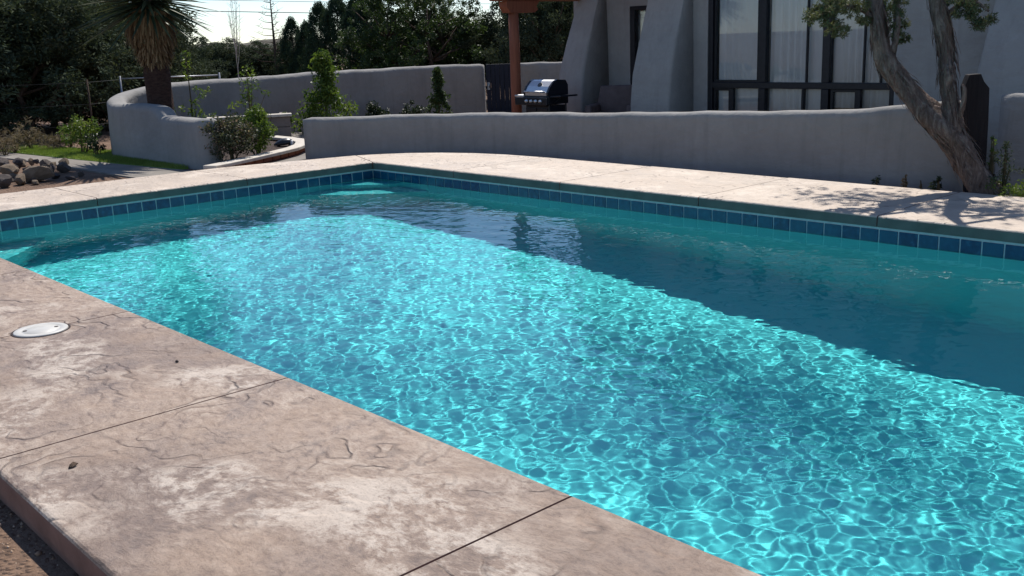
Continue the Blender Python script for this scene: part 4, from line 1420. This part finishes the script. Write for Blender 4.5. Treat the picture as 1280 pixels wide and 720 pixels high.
RK = {m: [rock_mesh(s + i * 10) for s in range(4)] for i, m in enumerate(('rock_tan', 'rock_grey', 'rock_dark'))}
for m, L in RK.items():
    for me in L: me.materials.append(M[m])


def rock(px, py, wpx, hpx, mat, label, group, zb=-0.125, seed=0, sink=0.2):
    """rock whose foot stands on the ground where the sight line of its bottom edge lands"""
    p = atz(px, py, zb)
    d = math.hypot(p.x, p.y); s = wpx / FPX * d / 2; h = hpx / FPX * d / 2
    o = obj('rock', RK[mat][seed % 4], None, None, (p.x, p.y, p.z + h * (1 - sink)))
    o.scale = (s * 1.05, s * 0.9, h * 1.1); o.rotation_euler = (0.2 * math.sin(seed), 0.2 * math.cos(seed * 2.1), seed * 1.3)
    tag(o, label, 'rock', group)
    return o


HEAP = 'rocks heaped left of the path'
rock(51, 227, 36, 22, 'rock_tan', 'largest flat tan rock in the front of the heap', HEAP, seed=1)
rock(23, 208, 16, 14, 'rock_dark', 'round dark rock on the crest of the heap', HEAP, seed=2, zb=0.05)
rock(80, 216, 20, 14, 'rock_grey', 'grey boulder at the right end of the heap', HEAP, seed=3)
rock(58, 211, 16, 12, 'rock_grey', 'grey rock behind the largest tan rock', HEAP, seed=4)
rock(46, 205, 10, 7, 'rock_dark', 'small dark rock with a pale edge on the crest', HEAP, seed=5, zb=-0.02)
rock(14, 222, 26, 16, 'rock_tan', 'flat tan rock left of the largest one', HEAP, seed=6)
rock(27, 231, 20, 15, 'rock_tan', 'pale tan rock low in the heap beside the bare strip', HEAP, seed=7)
rock(6, 235, 20, 18, 'rock_grey', 'grey rock low at the left edge of the heap', HEAP, seed=8)
rock(6, 210, 24, 14, 'rock_grey', 'broad grey rock high at the left edge of the heap', HEAP, seed=9)
ORD = ['first', 'second', 'third', 'fourth', 'fifth', 'sixth', 'seventh', 'eighth', 'ninth', 'tenth', 'eleventh', 'twelfth', 'thirteenth', 'fourteenth', 'fifteenth', 'sixteenth', 'seventeenth', 'eighteenth', 'nineteenth', 'twentieth']
small = []
for i in range(44):
    px = random.uniform(-6, 108); py = random.uniform(206, 236)
    if py > 240 - px * 0.17 or py < 203 + px * 0.05: continue
    small.append((px, py, random.uniform(8, 16), random.uniform(6, 11), random.choice(['rock_grey', 'rock_tan', 'rock_dark'])))
for mt, cn in (('rock_grey', 'grey'), ('rock_tan', 'tan'), ('rock_dark', 'dark')):
    for k, q in enumerate(sorted(x for x in small if x[4] == mt)):
        rock(*q, f'{ORD[min(k, 19)]} small {cn} rock from the left among the small stones of the heap', HEAP, seed=20 + k * 3 + len(cn))
EDGE = 'stones edging the lawn'
for i, (px, py, w, h, mt) in enumerate(((62, 186.5, 13, 5, 'rock_dark'), (74, 186, 8, 8, 'rock_dark'), (79, 187, 7, 5, 'rock_grey'), (92, 187.5, 10, 5, 'rock_grey'), (104, 188, 9, 4, 'rock_tan'), (52, 186, 8, 4, 'rock_tan'), (30, 185, 9, 4, 'rock_grey'), (12, 184, 9, 5, 'rock_tan'))):
    rock(px, py, w, h, mt, ['flat dark stone behind the lawn', 'upright dark stone behind the lawn', 'small grey stone touching the upright dark stone', 'grey stone left of the yellow shrub', 'tan stone under the yellow shrub', 'tan stone left of the flat dark stone', 'grey stone at the far edge of the lawn', 'tan stone at the far left of the lawn edge'][i], EDGE, seed=50 + i)

# ------------------------------------------------------------------ curved brick curb round the shrub bed
M['brick'] = mat_rock('red_brown_brick', srgb(120, 74, 58), srgb(150, 96, 76))
M['cap'] = simple('curb_cap_concrete', srgb(176, 168, 156), srgb(204, 196, 184), 9, 0.85, 0.4, 0.006)
M['mulch'] = simple('dark_mulch', srgb(52, 42, 38), srgb(84, 70, 62), 22, 0.95, 0.9, 0.03)
curb_px = [(262, 207), (285, 202.5), (308, 197.5), (330, 192.5), (350, 188), (366, 184), (376, 180), (378, 176.5), (370, 173.5), (356, 171.5), (340, 170)]
CZ = 0.03
cp = [atz(a, b, CZ) for a, b in curb_px]
def resample(pts, stepl):
    L = [0]
    for a, b in zip(pts, pts[1:]): L.append(L[-1] + (b - a).length)
    n = max(2, int(L[-1] / stepl)); out = []
    for k in range(n + 1):
        s = L[-1] * k / n
        i = max(j for j in range(len(L)) if L[j] <= s + 1e-9); i = min(i, len(pts) - 2)
        out.append(pts[i].lerp(pts[i + 1], (s - L[i]) / (L[i + 1] - L[i])))
    return out
curb = empty('bed_curb', (cp[0].x, cp[0].y, -0.13)); tag(curb, 'curved brick curb with pale cap round the shrub bed', 'curb')
o0 = curb.location
cc = resample(cp, 0.225)
brick_me = MB().box((0, 0, 0), (0.205, 0.09, 0.058), bev=0.005).me('brick'); brick_me.materials.append(M['brick'])
cap_me = MB().box((0, 0, 0), (0.236, 0.20, 0.045), bev=0.008).me('cap_stone'); cap_me.materials.append(M['cap'])
for i in range(len(cc) - 1):
    a, b = cc[i], cc[i + 1]; mid = (a + b) / 2; ang = math.atan2(b.y - a.y, b.x - a.x)
    q = obj('cap_stone', cap_me, None, curb, (mid.x - o0.x, mid.y - o0.y, CZ - 0.022 - o0.z)); q.rotation_euler = (0, 0, ang); q.scale = ((b - a).length / 0.225, 1, 1)
    for k in range(3):
        off = 0.1125 * (k % 2)
        mm = a.lerp(b, 0.5 + (0.5 if k % 2 else 0))
        q = obj('brick', brick_me, None, curb, (mm.x - o0.x, mm.y - o0.y, CZ - 0.045 - 0.033 - k * 0.066 - o0.z + 0.002)); q.rotation_euler = (0, 0, ang); q.scale = ((b - a).length / 0.225, 1, 1)
bed = MB().prism([(p.x, p.y) for p in cp] + [(-15.9, 8.2), (-15.9, 6.4), (-12.6, 6.3)], -0.2, -0.03)
tag(bed.build('shrub_bed', M['mulch']), 'dark mulch in the curved shrub bed', 'bed', kind='structure')

# raised block planter
M['block'] = mat_rock('grey_block', srgb(120, 112, 108), srgb(144, 136, 130))
ba = at(262, 164, 17.4); bb = at(364, 160, 17.4)
bp = empty('block_planter', (ba.x, ba.y, -0.2), math.atan2(bb.y - ba.y, bb.x - ba.x)); tag(bp, 'raised grey block planter with flat pale cap before the garden wall', 'planter')
BL = math.hypot(bb.x - ba.x, bb.y - ba.y); zt0 = at(312, 144.5, 17.4).z + 0.2
nbk = 4; courses = max(2, int(round((zt0 - 0.05) / 0.15)))
blk_me = MB().box((0, 0, 0), (BL / nbk - 0.006, 0.15, (zt0 - 0.05) / courses - 0.005), bev=0.008).me('block'); blk_me.materials.append(M['block'])
for c in range(courses):
    for k in range(nbk):
        obj('block', blk_me, None, bp, ((k + 0.5 + (0.0 if c % 2 else 0.0)) * BL / nbk, 0.075 + 0.004 * ((k + c) % 2), (c + 0.5) * (zt0 - 0.05) / courses))
for k in range(4):
    MB().box(((k + 0.5) * (BL + 0.06) / 4 - 0.03, 0.06, zt0 - 0.022), ((BL + 0.06) / 4 - 0.004, 0.24, 0.045), bev=0.008).build('cap_stone', M['cap'], bp)
MB().box((BL / 2, 0.75, zt0 / 2 - 0.03), (BL - 0.02, 1.15, zt0 - 0.12)).build('soil', M['mulch'], bp)
MB().box((BL - 0.07, 0.75, (zt0 - 0.05) / 2), (0.14, 1.2, zt0 - 0.05), bev=0.01).build('side_block', M['block'], bp)

# dark rounded garden ornament on the walk
M['black_plastic'] = simple('black_plastic', srgb(34, 36, 40), srgb(46, 48, 52), 12, 0.35, 0.1, 0.002, 0.5)
M['white_paint'] = simple('white_paint', srgb(220, 222, 222), srgb(235, 236, 236), 12, 0.5, 0.1, 0.002, 0.4)
op = at(353, 167, 15.6); on = empty('garden_ornament', (op.x, op.y, -0.085), math.radians(47)); tag(on, 'dark domed ornament with a white end lying on the garden walk', 'ornament')
bm = bmesh.new(); bmesh.ops.create_uvsphere(bm, u_segments=16, v_segments=10, radius=1.0)
for v in bm.verts:
    x, y, z = v.co
    tap = 1.0 if x > 0 else 1.0 - 0.45 * (-x)
    v.co = Vector((x * 0.15, y * 0.10 * tap, max(z, -0.35) * 0.075 * tap + 0.10 + 0.02 * x))
me = bpy.data.meshes.new('dome'); bm.to_mesh(me); bm.free(); me.polygons.foreach_set('use_smooth', [True] * len(me.polygons))
obj('dome', me, M['black_plastic'], on)
MB().box((0.135, -0.02, 0.105), (0.03, 0.07, 0.07), bev=0.01).build('end_cap', M['white_paint'], on)
for sx_, sy_ in ((-0.07, -0.05), (0.10, -0.05), (-0.07, 0.05), (0.10, 0.05)):
    MB().tube([(sx_, sy_, 0.09), (sx_ * 1.15, sy_ * 1.2, 0.0)], [0.016, 0.012], 6).build('foot', M['black_plastic'], on)
# little red and white marker at the wall end
M['orange'] = simple('orange_plastic', srgb(196, 92, 66), srgb(214, 110, 82), 8, 0.5, 0.1)
kp = at(266, 171, 15.6); mk = empty('marker_light', (kp.x, kp.y, -0.1)); tag(mk, 'tiny red and white stake marker behind the stepped wall end', 'marker')
hh = at(266, 160, 15.6).z + 0.1
MB().tube([(0, 0, 0), (0, 0, hh * 0.7)], 0.012, 6).build('stake', M['steel'], mk)
MB().lathe([(0.045, hh * 0.55), (0.045, hh * 0.62)], 10).build('band', M['orange'], mk)
MB().lathe([(0.045, hh * 0.66), (0.05, hh * 0.74), (0.02, hh * 0.95), (0.004, hh * 1.05)], 10).build('cap', M['white_paint'], mk, True)
MB().lathe([(0.05, hh * 0.625), (0.05, hh * 0.655)], 10).build('ring', M['white_paint'], mk)

# ------------------------------------------------------------------ grill
M['stainless'] = simple('brushed_stainless', srgb(206, 206, 206), srgb(222, 222, 222), 30, 0.48, 0.05, 0.001, 0.5, 1.0, (1, 8, 8))
M['black_enamel'] = simple('black_enamel', srgb(22, 24, 30), srgb(30, 32, 40), 12, 0.35, 0.05, 0.001, 0.5)
gp = at(683, 139, 17.3)
gr_ = empty('grill', (gp.x, gp.y, TZ), math.radians(-2)); tag(gr_, 'stainless gas grill with black cart and four knobs beside the wooden porch post', 'grill')
BW, BD = 0.62, 0.46
cart = MB(); cart.box((0, 0, 0.36), (BW - 0.06, BD - 0.04, 0.60), bev=0.01); cart.build('cabinet', M['black_enamel'], gr_)
for sx_ in (-1, 1):
    MB().box((sx_ * (BW / 4 - 0.015), -BD / 2 + 0.012, 0.36), (BW / 2 - 0.06, 0.02, 0.52), bev=0.005).build('cabinet_door', M['black_enamel'], gr_)
for sx_ in (-1, 1):
    for sy_ in (-1, 1):
        MB().tube([(sx_ * (BW / 2 - 0.03), sy_ * (BD / 2 - 0.04), 0.05), (sx_ * (BW / 2 - 0.03), sy_ * (BD / 2 - 0.04), 0.80)], 0.016, 8).build('leg', M['black_enamel'], gr_)
        w_ = MB().lathe([(0.038, -0.012), (0.042, 0.0), (0.038, 0.012)], 12).build('wheel', M['black_plastic'], gr_, True, (sx_ * (BW / 2 - 0.03), sy_ * (BD / 2 - 0.04), 0.042)); w_.rotation_euler = (math.pi / 2, 0, 0)
MB().box((0, 0.0, 0.75), (BW, BD, 0.14), bev=0.012).build('firebox', M['black_enamel'], gr_)
pnl = MB().box((-0.08, -BD / 2 - 0.03, 0.735), (BW + 0.18, 0.055, 0.135), bev=0.012).build('control_panel', M['black_enamel'], gr_)
for k in range(4):
    kx = -0.17 + k * 0.115
    kb = MB().lathe([(0.030, 0.0), (0.030, 0.008), (0.023, 0.012), (0.021, 0.035), (0.006, 0.037)], 14).build('knob', M['stainless'], pnl, True, (kx, -BD / 2 - 0.058, 0.738)); kb.rotation_euler = (math.pi / 2, 0, 0)
# lid: stainless curved front, black end cheeks
lp = [(-BD / 2 + 0.0, 0.0), (-BD / 2 - 0.005, 0.05), (-BD / 2 + 0.055, 0.15), (-BD / 2 + 0.15, 0.235), (-0.02, 0.255), (BD / 2 - 0.06, 0.24), (BD / 2 - 0.01, 0.16), (BD / 2 - 0.01, 0.0)]
def lidseg(x0, x1, grow=0.0):
    m = MB(); n = len(lp); vs = [(x0, a * (1 + grow), 0.825 + z * (1 + grow)) for a, z in lp] + [(x1, a * (1 + grow), 0.825 + z * (1 + grow)) for a, z in lp]
    m.add(vs, [tuple(range(n))[::-1], tuple(range(n, 2 * n))] + [(i, (i + 1) % n, n + (i + 1) % n, n + i) for i in range(n)])
    return m
lid = lidseg(-BW / 2 + 0.045, BW / 2 - 0.045).build('lid', M['stainless'], gr_)
for a, b in ((-BW / 2, -BW / 2 + 0.044), (BW / 2 - 0.044, BW / 2)):
    lidseg(a, b, 0.02).build('lid_cheek', M['black_enamel'], lid)
hnd = MB().tube([(-BW / 2 + 0.09, -BD / 2 + 0.0, 0.885), (-BW / 2 + 0.09, -BD / 2 - 0.06, 0.895), (BW / 2 - 0.09, -BD / 2 - 0.06, 0.895), (BW / 2 - 0.09, -BD / 2 + 0.0, 0.885)], 0.014, 8)
hnd.build('handle', M['stainless'], lid, True)
MB().lathe([(0.045, 0), (0.045, 0.012), (0.038, 0.016)], 16).build('thermometer', M['black_plastic'], lid, False, (0.02, -BD / 2 + 0.085, 1.0)).rotation_euler = (math.radians(48), 0, 0)
for sx_ in (-1, 1):
    MB().box((sx_ * (BW / 2 + 0.135), -0.01, 0.815), (0.26, BD - 0.06, 0.03), bev=0.008, ry=-0.0 if sx_ < 0 else -0.06).build('side_shelf', M['stainless'] if sx_ < 0 else M['black_enamel'], gr_)
    MB().tube([(sx_ * BW / 2, -0.1, 0.70), (sx_ * (BW / 2 + 0.2), -0.1, 0.80)], 0.012, 6).build('bracket', M['black_enamel'], gr_)

# ------------------------------------------------------------------ covered armchair
M['cover'] = simple('brown_chair_cover', srgb(96, 84, 82), srgb(116, 102, 98), 7, 0.85, 0.5, 0.01, 0.15)
cp_ = at(768, 138, 17.3)
bm = bmesh.new()
def chair_box(x0, x1, y0, y1, z0, z1, tx=0.0, ty=0.0):
    vs = [bm.verts.new(c) for c in ((x0, y0, z0), (x1, y0, z0), (x1, y1, z0), (x0, y1, z0), (x0 + tx, y0 + ty, z1), (x1 - tx, y0 + ty, z1), (x1 - tx, y1 - tx * 0.3, z1), (x0 + tx, y1 - tx * 0.3, z1))]
    for f in ((0, 3, 2, 1), (4, 5, 6, 7), (0, 1, 5, 4), (1, 2, 6, 5), (2, 3, 7, 6), (3, 0, 4, 7)): bm.faces.new([vs[i] for i in f])
chair_box(-0.43, 0.43, -0.40, 0.42, 0.02, 0.50, 0.03, 0.03)
chair_box(-0.39, 0.39, 0.16, 0.44, 0.44, 0.93, 0.05, 0.10)
chair_box(-0.45, -0.28, -0.42, 0.40, 0.02, 0.64, 0.03, 0.10)
chair_box(0.28, 0.45, -0.42, 0.40, 0.02, 0.64, 0.03, 0.10)
bmesh.ops.bevel(bm, geom=bm.edges[:], offset=0.035, segments=2, profile=0.5, affect='EDGES')
bmesh.ops.subdivide_edges(bm, edges=bm.edges[:], cuts=1, use_grid_fill=True)
rr = random.Random(2)
for v in bm.verts: v.co += Vector((rr.uniform(-1, 1), rr.uniform(-1, 1), rr.uniform(-1, 1))) * 0.008
me = bpy.data.meshes.new('covered_armchair'); bm.to_mesh(me); bm.free(); me.polygons.foreach_set('use_smooth', [True] * len(me.polygons))
ch = empty('covered_armchair', (cp_.x, cp_.y, TZ), math.radians(24)); tag(ch, 'outdoor armchair under a brown fabric cover by the house door', 'chair')
obj('fabric_cover', me, M['cover'], ch)
for sx_ in (-0.36, 0.36):
    for sy_ in (-0.33, 0.35):
        MB().box((sx_, sy_, 0.03), (0.06, 0.06, 0.06)).build('foot', M['black_plastic'], ch)

# ------------------------------------------------------------------ skimmer lid, leaf and pebble on the near slabs
sk = empty('skimmer_lid', (-5.47, 1.595, 0.0)); tag(sk, 'round white plastic skimmer lid set in the near deck', 'lid')
M['lid_plastic'] = simple('white_lid_plastic', srgb(178, 175, 168), srgb(196, 193, 186), 12, 0.45, 0.1, 0.001, 0.4)
lid_ = MB().lathe([(0.134, -0.01), (0.134, 0.004), (0.130, 0.007), (0.100, 0.0075), (0.097, 0.0055), (0.088, 0.0055), (0.085, 0.0085), (0.02, 0.0095), (0.001, 0.0095)], 48).build('lid', M['lid_plastic'], sk, True)
MB().lathe([(0.146, -0.01), (0.146, 0.002), (0.136, 0.0022), (0.136, -0.01)], 48).build('ring', M['joint'], sk, True)
for a in (math.radians(75), math.radians(255)):
    MB().lathe([(0.011, 0.0), (0.011, 0.0012)], 12).build('finger_hole', M['joint'], sk, False, (math.cos(a) * 0.076, math.sin(a) * 0.076, 0.0085))
dl = obj('dry_leaf', np_mesh('dry_leaf', np.array([(-0.03, 0, 0.004), (-0.01, 0.012, 0.010), (0.012, 0.010, 0.014), (0.035, 0, 0.006), (0.012, -0.010, 0.006), (-0.01, -0.012, 0.003), (0, 0, 0.004)]), np.array([(0, 6, 1), (1, 6, 2), (2, 6, 3), (3, 6, 4), (4, 6, 5), (5, 6, 0)])), M['bark'], None, (-3.48, 1.05, 0.0))
dl.scale = (0.65, 0.65, 1.2); dl.rotation_euler = (0, 0, 1.9); dl.modifiers.new('t', 'SOLIDIFY').thickness = 0.002
tag(dl, 'curled dry brown leaf on the near slab', 'leaf')
pbl = obj('pebble', RK['rock_dark'][0], None, None, (-4.36, 1.84, 0.006)); pbl.scale = (0.011, 0.009, 0.008); tag(pbl, 'small black pebble on the near slab close to the water', 'pebble')

# ------------------------------------------------------------------ dark wooden post board at the wall end
M['dark_wood'] = simple('dark_weathered_wood', srgb(26, 23, 25), srgb(42, 37, 38), 6, 0.8, 0.7, 0.006, 0.2, 0, (7, 7, 0.5))
wd = 9.75
base_p = at(1213, 200, wd)
wpb = empty('wooden_post', (base_p.x, base_p.y, -0.35), math.radians(40)); tag(wpb, 'dark wooden board post with notched shoulders at the end of the low wall', 'post')
rt = Vector((MR[0][0], MR[0][1], 0)).normalized()
prof = [(1207, 93), (1224, 92), (1229, 102), (1237, 110), (1236, 150), (1234, 190), (1231, 240), (1208, 240), (1206, 190), (1204, 150), (1200, 108), (1203, 102)]
pp = []
for a, b in prof:
    q = at(a, b, wd); v = Vector((q.x - base_p.x, q.y - base_p.y, 0)); pp.append((v.dot(rt), q.z + 0.35))
zmin = min(p[1] for p in pp)
pp = [(x, 0.0 if z < zmin + 0.05 else z) for x, z in pp]
n = len(pp)
m = MB(); vs = [(x, -0.05, z) for x, z in pp] + [(x, 0.05, z) for x, z in pp]
m.add(vs, [tuple(range(n)), tuple(range(2 * n - 1, n - 1, -1))] + [(i, n + i, n + (i + 1) % n, (i + 1) % n) for i in range(n)])
o = m.build('board', M['dark_wood'], wpb)
bmm = bmesh.new(); bmm.from_mesh(o.data); bmesh.ops.recalc_face_normals(bmm, faces=bmm.faces[:]); bmesh.ops.bevel(bmm, geom=[e for e in bmm.edges], offset=0.006, segments=2, profile=0.5, affect='EDGES'); bmm.to_mesh(o.data); bmm.free()
wpb.rotation_euler = (0, 0, math.atan2(rt.y, rt.x))
MB().box((0.01, -0.058, 0.55), (0.05, 0.02, 0.12), bev=0.004).build('latch_plate', M['steel'], wpb)

# ------------------------------------------------------------------ old juniper on the right
M['shag_bark'] = NT('shaggy_bark')
t = M['shag_bark']
sv = t.scaled(1, 1, 0.22)
f = t.noise(16, 7, 0.75, sv, 1.2)
g = t.noise(60, 4, 0.7, t.scaled(1, 1, 0.15))
col = t.ramp(f, [(0.25, srgb(66, 54, 49)), (0.5, srgb(128, 111, 102)), (0.75, srgb(182, 168, 158))])
M['shag_bark'] = t.fin(col, 0.95, t.bump(t.math('ADD', f, t.math('MULTIPLY', g, 0.5)), 1.0, 0.06), 0.1)
JD = 9.45
jt = empty('old_juniper', (0, 0, 0)); bp0 = at(1228, 250, JD); jt.location = (bp0.x, bp0.y, -0.14)
tag(jt, 'old leaning juniper with forked shaggy trunk at the end of the low wall', 'tree')
jo = jt.location
def jp(px, py, d=JD): return at(px, py, d) - jo
R_ = lambda wpx: wpx / FPX * JD / 2 * 0.82
def branch(pts, rads, n=14, name='limb', sub=5, seed=0):
    """smooth path with fluted, twisting section"""
    P = [Vector(p) for p in pts]; D = []; Rd = []
    for i in range(len(P) - 1):
        p0 = P[i - 1] if i else P[i] * 2 - P[i + 1]; p3 = P[i + 2] if i + 2 < len(P) else P[i + 1] * 2 - P[i]
        for k in range(sub):
            u = k / sub
            D.append(0.5 * ((2 * P[i]) + (P[i + 1] - p0) * u + (2 * p0 - 5 * P[i] + 4 * P[i + 1] - p3) * u * u + (3 * P[i] - p0 - 3 * P[i + 1] + p3) * u ** 3)); Rd.append(rads[i] + (rads[i + 1] - rads[i]) * u)
    D.append(P[-1]); Rd.append(rads[-1])
    m = MB(); m.tube(D, Rd, n)
    r = random.Random(seed); vs = []
    for i, d in enumerate(D):
        for k in range(n):
            v = Vector(m.v[i * n + k]); off = v - d
            ph = 2 * math.pi * k / n
            fl = 1 + 0.11 * math.sin(3 * ph + i * 0.22) + 0.07 * math.sin(5 * ph - i * 0.31 + 1) + r.uniform(-0.05, 0.05)
            vs.append(tuple(d + off * fl))
    m.v = vs
    m.build(name, M['shag_bark'], jt, True)
    return D, Rd


main = [jp(1234, 262), jp(1228, 236), jp(1210, 205), jp(1196, 178), jp(1176, 155), jp(1150, 132), jp(1128, 104), jp(1108, 76), jp(1100, 50), jp(1097, 22), jp(1092, -12, 9.5), jp(1085, -60, 9.6), jp(1072, -120, 9.75), jp(1060, -170, 9.9)]
mr = [R_(44), R_(37), R_(34), R_(38), R_(42), R_(31), R_(27), R_(27), R_(23), R_(20), R_(18), R_(15), R_(11), R_(7)]
D1, Rd1 = branch(main, mr, 18, 'trunk', 6, 1)
sec = [jp(1196, 170, 9.43), jp(1190, 146, 9.43), jp(1187, 120), jp(1184, 90), jp(1182, 62, 9.5), jp(1177, 30, 9.5), jp(1170, -6, 9.5), jp(1166, -50, 9.45), jp(1170, -110, 9.4), jp(1180, -170, 9.3)]
sr = [R_(22), R_(24), R_(20), R_(19), R_(22), R_(23), R_(19), R_(16), R_(11), R_(6)]
D2, Rd2 = branch(sec, sr, 14, 'limb', 6, 2)
twg = [([jp(1116, 66), jp(1120, 48), jp(1123, 26), jp(1122, 0, 9.5), jp(1128, -40, 9.5)], [R_(10), R_(8), R_(7), R_(6), R_(3)]),
       ([jp(1099, 30), jp(1080, 14, 9.4), jp(1058, 8, 9.3), jp(1035, 16, 9.2), jp(1018, 20, 9.15)], [R_(8), R_(6), R_(5), R_(3), R_(2)]),
       ([jp(1184, 20, 9.5), jp(1200, 6, 9.5), jp(1218, 2, 9.45), jp(1236, 14, 9.4)], [R_(9), R_(7), R_(5), R_(3)]),
       ([jp(1198, 150, 9.4), jp(1204, 130, 9.36), jp(1206, 112, 9.34), jp(1203, 106, 9.33)], [R_(8), R_(7), R_(6), R_(2)]),
       ([jp(1085, -60, 9.6), Vector((-4.95, 9.15, 2.45)) - jo, Vector((-5.3, 9.3, 2.6)) - jo, Vector((-5.8, 9.4, 2.7)) - jo], [R_(10), R_(8), R_(6), R_(3)]),
       ([jp(1072, -120, 9.75), Vector((-4.7, 9.6, 2.95)) - jo, Vector((-5.1, 9.85, 3.15)) - jo, Vector((-5.5, 10.0, 3.2)) - jo], [R_(9), R_(7), R_(5), R_(3)]),
       ([jp(1166, -50, 9.45), Vector((-3.7, 9.3, 2.4)) - jo, Vector((-3.35, 9.4, 2.65)) - jo, Vector((-2.9, 9.5, 2.8)) - jo], [R_(10), R_(8), R_(6), R_(3)]),
       ([jp(1170, -110, 9.4), Vector((-4.0, 9.5, 2.8)) - jo, Vector((-4.1, 9.8, 3.1)) - jo, Vector((-4.2, 10.1, 3.3)) - jo], [R_(9), R_(7), R_(5), R_(3)])]
for i, (a, b) in enumerate(twg): branch(a, b, 8, 'branch', 4, 10 + i)
# peeling bark strips
r = random.Random(77); m = MB()
for D, Rd in ((D1, Rd1), (D2, Rd2)):
    for k in range(260):
        i = r.randint(2, len(D) - 10); tdir = (D[i + 1] - D[i]).normalized()
        v = Vector((r.gauss(0, 1), r.gauss(0, 1), r.gauss(0, 1))); v = (v - tdir * v.dot(tdir)).normalized()
        p = D[i] + v * Rd[i] * 0.97; L = r.uniform(0.08, 0.26); w = r.uniform(0.004, 0.011); sd = tdir.cross(v)
        e = p - tdir * L + v * r.uniform(0.0, 0.045); q = (p + e) / 2 + v * r.uniform(0.006, 0.014)
        m.add([p - sd * w, p + sd * w, q + sd * w, e + sd * w * 0.4, e - sd * w * 0.4, q - sd * w], [(0, 1, 2, 5), (5, 2, 3, 4)])
tag(m.build('bark_strips', M['shag_bark'], jt), kind='stuff')
# foliage sprays
M['near_juniper'] = leafmat('near_juniper_foliage', [(0.0, (0.055, 0.068, 0.035, 1)), (0.5, (0.105, 0.122, 0.062, 1)), (1.0, (0.19, 0.19, 0.11, 1))], 0.35, 0.65)
r = np.random.default_rng(31)
C = []; Rr = []
def spray(px, py, d, wpx, hpx, n, rad=0.035):
    c = jp(px, py, d)
    for _ in range(n):
        q = r.normal(size=3); q /= np.linalg.norm(q); q *= r.random() ** 0.4
        s = FPX / d
        C.append((c.x + q[0] * wpx / s / 2, c.y + q[1] * wpx / s / 2, c.z + q[2] * hpx / s / 2)); Rr.append(rad * r.uniform(0.6, 1.3))
spray(1022, 20, 9.2, 34, 26, 34); spray(1046, 37, 9.25, 28, 18, 22); spray(1040, 6, 9.2, 46, 26, 40); spray(1066, 10, 9.35, 40, 22, 26)
spray(1080, 26, 9.4, 18, 10, 9); spray(1122, 30, 9.5, 26, 34, 22); spray(1118, 6, 9.5, 30, 26, 22); spray(1128, 46, 9.5, 16, 14, 8)
spray(1212, 14, 9.45, 38, 22, 30); spray(1230, 27, 9.42, 26, 16, 18); spray(1205, -4, 9.5, 50, 20, 26)
for (cx_, cy_, cz_, ra, rh, n) in ((-5.55, 9.35, 2.65, 0.55, 0.30, 80), (-4.95, 9.15, 2.45, 0.45, 0.25, 60), (-4.35, 9.25, 2.55, 0.5, 0.3, 70), (-3.75, 9.35, 2.6, 0.55, 0.3, 75), (-3.2, 9.5, 2.75, 0.5, 0.3, 60),
                                   (-5.3, 9.9, 3.15, 0.6, 0.3, 70), (-4.6, 9.95, 3.3, 0.6, 0.35, 80), (-3.9, 9.95, 3.2, 0.55, 0.3, 70), (-4.4, 9.0, 2.15, 0.3, 0.15, 26), (-3.4, 9.0, 2.2, 0.35, 0.18, 30), (-3.0, 9.0, 2.6, 0.4, 0.25, 40)):
    for _ in range(n):
        q = r.normal(size=3); q /= np.linalg.norm(q); q *= r.random() ** 0.4
        C.append((cx_ + q[0] * ra - jo.x, cy_ + q[1] * ra - jo.y, cz_ + q[2] * rh - jo.z)); Rr.append(0.05 * r.uniform(0.6, 1.4))
V, F, T = leaf_cloud(r, C, Rr, 46, 0.034, 0.009, 0.55)
tag(obj('foliage', np_mesh('foliage', V, F, False, T), M['near_juniper'], jt), kind='stuff')

# weeds at the foot of the wall, shrub beside the juniper
def weed(px, py, h, w, mat, lb, seed, n=10, per=14, leaf=(0.035, 0.010), d=None):
    p = aty(px, py, 8.84); p.z = -0.125
    return shrub('weed', p, h, w, mat, lb, 'weeds at the foot of the low wall', seed, n, per, leaf, 'whip', 'weed', 2)
weed(1131, 237, 0.20, 0.07, 'dry_leaf', 'pale upright weed sprig at the foot of the low wall', 61, 12, 16, d=8.95)
weed(1150, 239, 0.16, 0.05, 'dry_leaf', 'thin dry stalk right of the pale weed sprig', 62, 5, 8, d=8.9)
weed(1172, 240, 0.20, 0.20, 'dark_shrub_leaf', 'dark weed between the dry stalk and the juniper trunk', 63, 12, 18, d=8.95)
weed(1095, 235, 0.14, 0.26, 'dark_shrub_leaf', 'dark spreading weed clump left of the pale sprig', 64, 12, 18, d=9.0)
shrub('side_shrub', ground_at(1252, 240, 9.5, -0.14), 0.55, 0.34, 'juniper_leaf', 'olive shrub right of the juniper trunk', seed=70, clumps=22, per=36, leaf=(0.03, 0.010), shape='whip')
shrub('side_shrub', ground_at(1268, 242, 9.25, -0.14), 0.30, 0.50, 'shrub_leaf', 'low green shrub at the right edge beside the deck', seed=71, clumps=22, per=36, leaf=(0.03, 0.011))
shrub('side_shrub', ground_at(1242, 172, 9.5, -0.14), 0.62, 0.16, 'shrub_leaf', 'thin yellow green sprig against the dark wooden post', seed=72, clumps=7, per=26, leaf=(0.03, 0.010), shape='whip')
